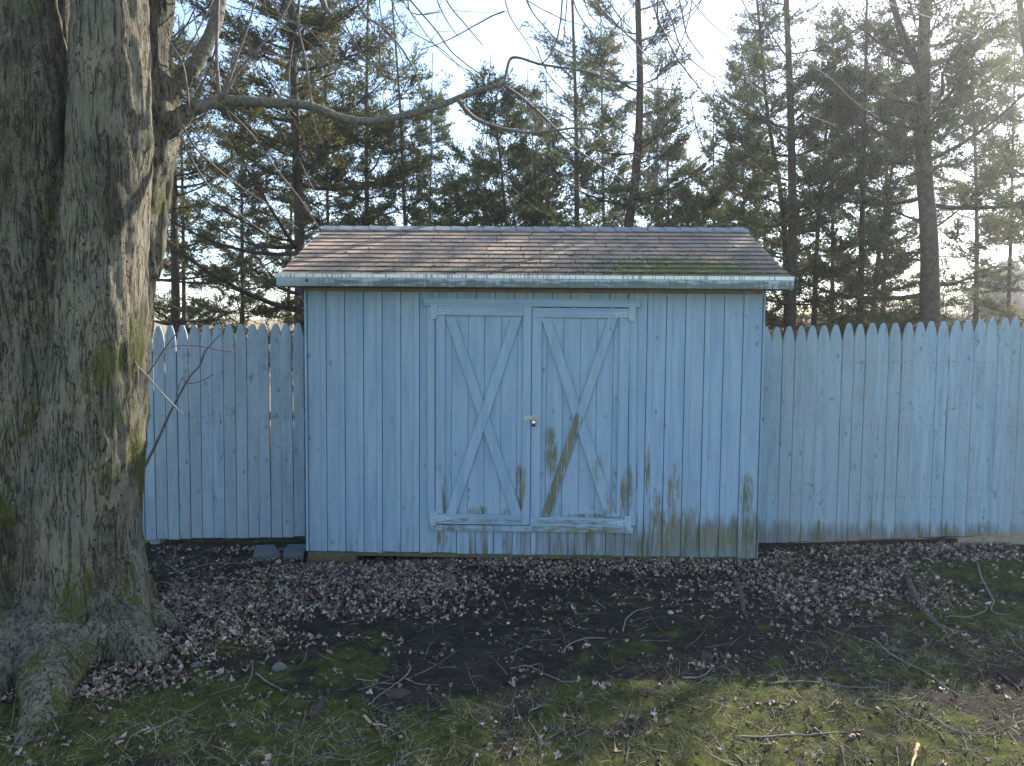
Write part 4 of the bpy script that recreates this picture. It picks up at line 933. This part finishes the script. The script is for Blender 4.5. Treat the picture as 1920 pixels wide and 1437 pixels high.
# ------------------------------------------------------------------ leaf litter, grass, debris
def litter_mat(name):
    nb = NB(name, .75, .25); c = nb.attr('tint', 'Color'); n = nb.noise(nb.vec((90,)*3), 1, 3, .6)
    nb.col(nb.mix(nb.ss(n, .35, .7), c, nb.vm('MULTIPLY', c, (.62, .58, .56)))); return nb.m
M_leaf = litter_mat('dry_leaves')
ang = np.linspace(0, 2*math.pi, 11)[:-1]; rad = np.array([1, .5, .95, .45, .7, .3, .7, .45, .95, .5])
def scatter_leaves(name, n, size, dark, label, pw=1.0, seed=0):
    x = rng.uniform(-3.6, 4.0, n); y = rng.uniform(-3.3, .33, n); mo_, le_, _ = masks(x, y)
    keep = rng.random(n) < np.where(le_ < .06, .006, np.clip(le_, 0, 1)**pw); x, y, le_ = x[keep], y[keep], le_[keep]
    # not inside the trunk
    k2 = (np.hypot(x+2.75, y+1.55) > .42); x, y, le_ = x[k2], y[k2], le_[k2]; n = len(x)
    z = gh(x, y)+.006+rng.uniform(0, .035, n)*np.clip(le_, 0, 1)+near_z(x, y)
    s = rng.uniform(*size, n)
    loc = np.stack([np.cos(ang)*rad, np.sin(ang)*rad, np.zeros(10)], 1); loc = np.vstack([[0, 0, 0], loc])
    Lp = np.repeat(loc[None], n, 0)*rng.uniform(.55, 1.25, (n, 11, 1))*np.stack([s, s*rng.uniform(.55, 1, n), s], 1)[:, None]
    # crumple
    cr = rng.normal(0, .30, (n, 11))*s[:, None]; Lp[:, :, 2] += cr; bend = rng.uniform(-.4, .7, n)[:, None]*Lp[:, :, 0]**2/s[:, None]; Lp[:, :, 2] += bend
    th, ph, ps = rng.uniform(0, 2*math.pi, n), rng.normal(0, .42, n), rng.normal(0, .42, n)
    def rot(Vv, a, i, j):
        c, s_ = np.cos(a)[:, None], np.sin(a)[:, None]; A, B = Vv[:, :, i].copy(), Vv[:, :, j].copy(); Vv[:, :, i] = c*A-s_*B; Vv[:, :, j] = s_*A+c*B
    rot(Lp, ph, 1, 2); rot(Lp, ps, 0, 2); rot(Lp, th, 0, 1)
    V = (Lp+np.stack([x, y, z], 1)[:, None]).reshape(-1, 3)
    tri = np.array([(0, i, i % 10+1) for i in range(1, 11)]); Fc = (tri[None]+(np.arange(n)*11)[:, None, None]).reshape(-1, 3)
    pal = np.array(dark); c = pal[rng.integers(0, len(pal), n)]*rng.uniform(.65, 1.15, n)[:, None]
    # leaves east of the shed middle are darker and wetter
    tag(place(name, mesh(name, V, Fc, M_leaf, False, np.repeat(c, 11, 0))), label, 'leaves', kind='stuff'); return n
def near_z(x, y):
    mo_, le_, _ = masks(x, y); return np.clip(mo_-.35, 0, .6)*.022
PALE = [(.54, .42, .33), (.64, .55, .46), (.46, .34, .26), (.40, .30, .24), (.32, .22, .17), (.48, .34, .27), (.20, .14, .10), (.26, .18, .14)]
DARK = [(.10, .075, .065), (.065, .05, .045), (.15, .11, .09), (.20, .16, .14)]
print('leaves', scatter_leaves('leaf_litter', 90000, (.010, .030), PALE, 'pale dry fallen maple leaves along the shed foot and around the trunk', 1.25))
print('dark', scatter_leaves('dark_leaf_debris', 36000, (.007, .020), DARK, 'dark rotted leaf bits scattered over the bare soil', .45))

def blades(name, n, hl, wd, palette, label, zone, lift=0.0, flat=.6, segs=3, thr=.0, curl=.5):
    x = rng.uniform(-3.4, 3.4, n); y = rng.uniform(-3.25, .1, n); mo_, le_, gr_ = masks(x, y)
    cl = fbm2(x, y, 7, 3, 2.9); w = (gr_ if zone == 'g' else mo_); keep = rng.random(n) < np.clip(w*(.55+1.6*cl)-thr, 0, 1)
    x, y, cl = x[keep], y[keep], cl[keep]; k2 = (np.hypot(x+2.75, y+1.55) > .45); x, y, cl = x[k2], y[k2], cl[k2]; n = len(x)
    L = rng.uniform(*hl, n)*(1+.8*np.clip(cl, -.5, 1)); a = rng.uniform(0, 2*math.pi, n)
    D = norm(np.stack([np.cos(a)*flat, np.sin(a)*flat, rng.uniform(.15, 1, n)], 1)); cv = rng.normal(0, curl, (n, 3)); cv[:, 2] -= .45
    t = np.linspace(0, 1, segs+1); P0 = np.stack([x, y, gh(x, y)+near_z(x, y)-.003+lift], 1)
    P = P0[:, None]+L[:, None, None]*(D[:, None]*t[None, :, None]+cv[:, None]*(t**2)[None, :, None])
    gz = gh(P[:, -1, 0], P[:, -1, 1])+.004; P[:, :, 2] = np.maximum(P[:, :, 2], np.minimum(gz[:, None], P0[:, 2:3])+.002)
    s = norm(np.cross(D, rng.normal(size=(n, 3)))); w_ = rng.uniform(*wd, n)
    ww = w_[:, None]*(1-.8*t)[None]
    V = np.stack([P-s[:, None]*ww[:, :, None], P+s[:, None]*ww[:, :, None]], 2).reshape(-1, 3)
    b = (np.arange(n)*(segs+1)*2)[:, None, None]; q = np.array([[2*i, 2*i+1, 2*i+3, 2*i+2] for i in range(segs)])[None]
    pal = np.array(palette); c = pal[rng.integers(0, len(pal), n)]*rng.uniform(.6, 1.2, n)[:, None]
    tag(place(name, mesh(name, V, (b+q).reshape(-1, 4), M_leaf, False, np.repeat(c, (segs+1)*2, 0))), label, 'grass', kind='stuff'); return n
print('straw', blades('dry_grass', 330000, (.012, .050), (.0007, .0016), [(.42, .36, .22), (.52, .46, .30), (.26, .21, .12), (.17, .19, .06), (.34, .30, .15)], 'curled dead grass blades on the mossy lawn at the bottom', 'g', .0, 1.0, 3, .05, 1.0))
print('moss', blades('moss_cover', 520000, (.008, .022), (.0008, .0018), [(.085, .115, .025), (.14, .165, .035), (.19, .18, .05), (.05, .06, .02), (.12, .08, .045), (.24, .21, .11)], 'green moss and short turf over the yard', 'm', .0, .5, 1, .05, .3))
# fine twig crumbs
n = 1500; x = rng.uniform(-3.2, 3.6, n); y = rng.uniform(-3.2, .3, n); a = rng.uniform(0, math.pi, n)
keep = np.hypot(x+2.75, y+1.55) > .5; x, y, a = x[keep], y[keep], a[keep]; n = len(x)
V, Fq3, _ = many_tubes(np.stack([x, y, gh(x, y)+near_z(x, y)+.008], 1), np.stack([np.cos(a), np.sin(a), rng.normal(0, .08, n)], 1), rng.uniform(.04, .20, n), rng.uniform(.0010, .0026, n), 3, 3, .3)
tag(place('twig_litter', mesh('twig_litter', V, Fq3, simple('litter_twig', (.15, .12, .10), .85, 0, .5, 9, .001, (.30, .27, .23)))), 'tiny broken twigs strewn over the yard', 'twigs', kind='stuff')

# ------------------------------------------------------------------ fallen sticks one can pick out
M_stick = simple('grey_stick_bark', (.24, .205, .18), .85, 0, .4, 30, .002)
M_stickd = simple('dark_stick_bark', (.07, .055, .045), .9, 0, .4, 30, .003)
M_stickt = simple('peeled_tan_wood', (.50, .33, .17), .7, 0, .25, 20, .001)
def stick(lines, w, label, m=None, lift=.008, k=5, name='stick'):
    if not isinstance(lines[0], list): lines = [lines]
    mb = MB(); base = on_ground(*lines[0][len(lines[0])//2])
    for q, l in enumerate(lines):
        P = np.array([on_ground(a, b, lift) for a, b in l]); P = spline(P, 5); P[1:-1] += rng.normal(0, .0015, (len(P)-2, 3))
        P[:, 2] += near_z(P[:, 0], P[:, 1])
        rr = w*np.dot(base-CAM, FW)/F/2*(1 if q == 0 else .7); mb.tube(P, np.linspace(rr, rr*.45, len(P)), k)
    o = place(name, mesh(name, np.array(mb.v)-base, mb.f, m or M_stick, True), None, tuple(map(float, base)))
    tag(o, label, 'stick', 'fallen sticks on the yard'); return o
stick([[(332, 1350), (294, 1368), (250, 1383), (235, 1405), (222, 1437)], [(250, 1383), (262, 1386), (270, 1392)]], 4, 'bent grey stick at the bottom left, lying below the big root')
stick([(474, 1244), (471, 1271), (449, 1313)], 3, 'short curved stick standing up from the moss right of the leaf pile')
stick([(480, 1266), (508, 1284), (538, 1299)], 4, 'short straight stick slanting down right beside the small round stone')
stick([[(344, 1070), (401, 1057), (468, 1060), (489, 1075), (548, 1084), (564, 1086)], [(489, 1075), (448, 1092), (411, 1097)], [(470, 1060), (510, 1070), (560, 1072)]], 3, 'long forked twig lying in front of the two stone slabs')
stick([[(304, 1050), (334, 1072), (361, 1087), (394, 1095)], [(334, 1072), (352, 1060), (395, 1040)]], 3, 'forked twig between the trunk and the left fence')
stick([(329, 1035), (326, 1050), (334, 1062)], 3, 'tiny hooked twig just below the left fence')
stick([(297, 1092), (345, 1096), (394, 1094)], 3.4, 'straight twig touching the right flare of the trunk')
stick([(682, 1346), (697, 1358), (725, 1362)], 6, 'short peeled tan stick at the bottom, left of centre', M_stickt, .01, 7)
stick([[(769, 1253), (765, 1262), (757, 1271), (737, 1286), (715, 1300), (690, 1325)], [(667, 1275), (700, 1279), (737, 1282), (757, 1272)], [(757, 1271), (785, 1283), (823, 1284)]], 4, 'branching twig arching over the pale flat stone left of centre')
stick([(1054, 1224), (1071, 1207), (1101, 1197), (1138, 1197)], 4, 'curved pale twig on bare soil just right of centre, below the threshold')
stick([(1168, 1184), (1174, 1161), (1194, 1146), (1221, 1139)], 3.4, 'curved twig on bare soil, upper of the two right of centre')
stick([[(957, 1254), (991, 1249), (1017, 1263), (1044, 1273), (1071, 1291)], [(991, 1249), (1015, 1245), (1018, 1262)]], 3, 'looped thin twig in the middle of the soil')
stick([(992, 1334), (1010, 1329), (1029, 1325)], 4, 'very short grey stick in the moss below the centre')
stick([(744, 1437), (764, 1420), (790, 1411), (819, 1411)], 4, 'curved stick cut by the bottom edge left of centre')
stick([(1174, 1434), (1178, 1410), (1181, 1391), (1198, 1351)], 2.4, 'hair-thin upright grass-like twig at bottom centre right')
stick([(835, 1096), (860, 1093), (887, 1095)], 4.5, 'short straight stick at the edge of the pale leaves before the left door')
stick([(917, 1184), (940, 1207), (963, 1229)], 2.4, 'thin dark twig on soil left of centre', M_stickd)
stick([(1280, 1273), (1300, 1271), (1317, 1268), (1343, 1244), (1345, 1232), (1340, 1215)], 4, 'hook-shaped grey stick in the right half of the soil')
stick([(1285, 1217), (1310, 1196), (1333, 1164)], 6, 'dark bark-covered stick slanting up right of centre', M_stickd)
stick([(1703, 1088), (1714, 1114), (1731, 1144), (1754, 1171), (1788, 1184), (1814, 1187)], 14, 'thick brown tapering fallen branch beside the green moss patch at right', simple('brown_log_bark', (.15, .115, .09), .9, 0, .45, 12, .006), .012, 9, 'fallen_branch')
stick([(1380, 1088), (1389, 1117), (1395, 1151)], 15, 'thick brown strip of bark in the dark leaves right of the shed', simple('bark_strip', (.12, .085, .065), .9, 0, .4, 14, .006), .008, 7, 'fallen_branch')
stick([(1831, 1040), (1836, 1077), (1845, 1097), (1854, 1111), (1863, 1131), (1858, 1144), (1868, 1154), (1890, 1155)], 5, 'wavy pale stick crossing the moss near the right edge')
stick([(1639, 1196), (1657, 1218), (1691, 1239), (1731, 1261), (1764, 1284), (1804, 1308)], 5, 'long pale stick slanting down to the right on the right side')
stick([(1440, 1283), (1494, 1279), (1554, 1284), (1601, 1289), (1647, 1291)], 4, 'long level stick on the grass right of centre')
stick([(1602, 1324), (1614, 1314), (1664, 1316), (1701, 1314), (1718, 1304)], 3.4, 'stick with both ends bent, just above the sunlit moss')
stick([(1377, 1388), (1460, 1383), (1547, 1379), (1617, 1370)], 5, 'long nearly straight purple grey stick on the straw at the bottom right')
stick([(1527, 1368), (1547, 1384), (1581, 1401), (1634, 1437)], 4.4, 'stick running down out of the picture, crossing the long straight one')
stick([(1677, 1331), (1714, 1354), (1754, 1374), (1774, 1394)], 3.4, 'curved stick between two sunlit moss patches')
stick([(1741, 1344), (1774, 1363), (1801, 1373), (1874, 1384)], 4, 'stick along the lower edge of the brightest sunlit moss')
stick([(1577, 1405), (1580, 1420), (1583, 1445)], 9, 'stubby brown stick cut by the bottom edge', M_stickd, .03, 7)
stick([(1721, 1399), (1716, 1418), (1707, 1445)], 8, 'stubby pale bark-peeled stick cut by the bottom edge at right', M_stickt, .04, 7)
stick([(1682, 1404), (1683, 1420), (1685, 1445)], 3, 'thin pale stalk at the bottom edge beside the stubby pale stick')
stick([(1455, 1057), (1454, 1042), (1467, 1028), (1494, 1027)], 2.6, 'curved wire-thin twig right at the lower right corner of the shed')
stick([(1455, 1050), (1480, 1060), (1514, 1067)], 2.4, 'thin twig on the small moss patch by the shed corner')
stick([(1530, 1104), (1555, 1092), (1584, 1082)], 3, 'short twig on dark leaves in front of the right fence')
stick([(1888, 1187), (1905, 1211), (1922, 1222)], 4, 'curved stick leaving the picture at the right edge')
stick([(1868, 1259), (1898, 1281), (1916, 1300)], 6, 'thick dark stick at the right edge', M_stickd)
stick([(1774, 1159), (1821, 1157), (1848, 1147), (1844, 1134), (1824, 1141)], 3, 'curly twig looping back beside the wavy pale stick')
stick([(1379, 1423), (1390, 1432), (1415, 1442)], 4, 'short bent twig at the bottom edge below the long straight stick')
stick([(1455, 1110), (1462, 1092), (1482, 1080)], 2.6, 'thin bent twig among the dark leaves near the shed corner')
stick([(1437, 1321), (1460, 1323), (1480, 1324)], 4, 'short level stick in shaded grass below the long level one')
def barkslab(px, py, w, h, a, label):
    c = on_ground(px, py, .012); s = np.dot(c-CAM, FW)/F; n = 9; V = []; L = w*s
    for i in range(n):
        t = i/(n-1)-.5; wd = h*s*(1-abs(t)**2*2.2)*random.uniform(.7, 1.2)
        for u in (-1, -.3, .3, 1): V.append((t*L, u*wd, .012*(1-u*u)+random.uniform(-.004, .004)))
    V = np.array(V); ca, sa = math.cos(a), math.sin(a); V = np.column_stack([V[:, 0]*ca-V[:, 1]*sa, V[:, 0]*sa+V[:, 1]*ca, V[:, 2]])
    Vb = V-np.array([0, 0, .007]); Fc = []
    for i in range(n-1):
        for j in range(3): q = i*4+j; Fc += [(q, q+4, q+5, q+1), (q+36, q+37, q+41, q+40)]
        Fc += [(i*4, i*4+36, i*4+40, i*4+4), (i*4+3, i*4+7, i*4+43, i*4+39)]
    tag(place('bark_piece', mesh('bark_piece', np.vstack([V, Vb]), Fc, M_stickd), None, tuple(map(float, c))), label, 'bark')
barkslab(539, 1364, 70, 9, .12, 'flat dark piece of bark lying level at the bottom left')
barkslab(595, 1328, 75, 9, 1.45, 'dark upright-lying piece of bark pointing at the shed, bottom left')
def stone(px, py, w, h, label, m):
    c = on_ground(px, py, 0); s = np.dot(c-CAM, FW)/F; V = []; Fc = []; k = 12
    for i, (f, z) in enumerate(((1.0, -.25), (1.05, .1), (.85, .55), (.45, .9), (.02, 1.0))):
        for j in range(k):
            a = j*2*math.pi/k; q = 1+.12*math.sin(3*a+i)+random.uniform(-.05, .05); V.append((math.cos(a)*w*s*.5*f*q, math.sin(a)*w*s*.42*f*q, z*h*s))
    for i in range(4):
        for j in range(k): Fc.append((i*k+j, i*k+(j+1) % k, (i+1)*k+(j+1) % k, (i+1)*k+j))
    tag(place('stone', mesh('stone', V, Fc, m, True), None, tuple(map(float, c))), label, 'stone')
M_stone = simple('brown_grey_stone', (.15, .135, .12), .9, 0, .35, 20, .004)
stone(523, 1254, 29, 12, 'small rounded grey brown stone on the moss right of the leaf pile', M_stone)
stone(370, 1250, 26, 9, 'small brown stone at the edge of the leaf pile by the trunk', M_stone)
stone(745, 1300, 46, 3, 'flat dark stone half sunk in soil under the branching twig', M_stickd)
stone(1324, 1236, 26, 14, 'dark lumpy stone beside the hook-shaped stick', M_stickd)
stone(1257, 1150, 12, 5, 'small pale pebble on bare soil right of centre', simple('pale_pebble', (.38, .38, .36), .8))
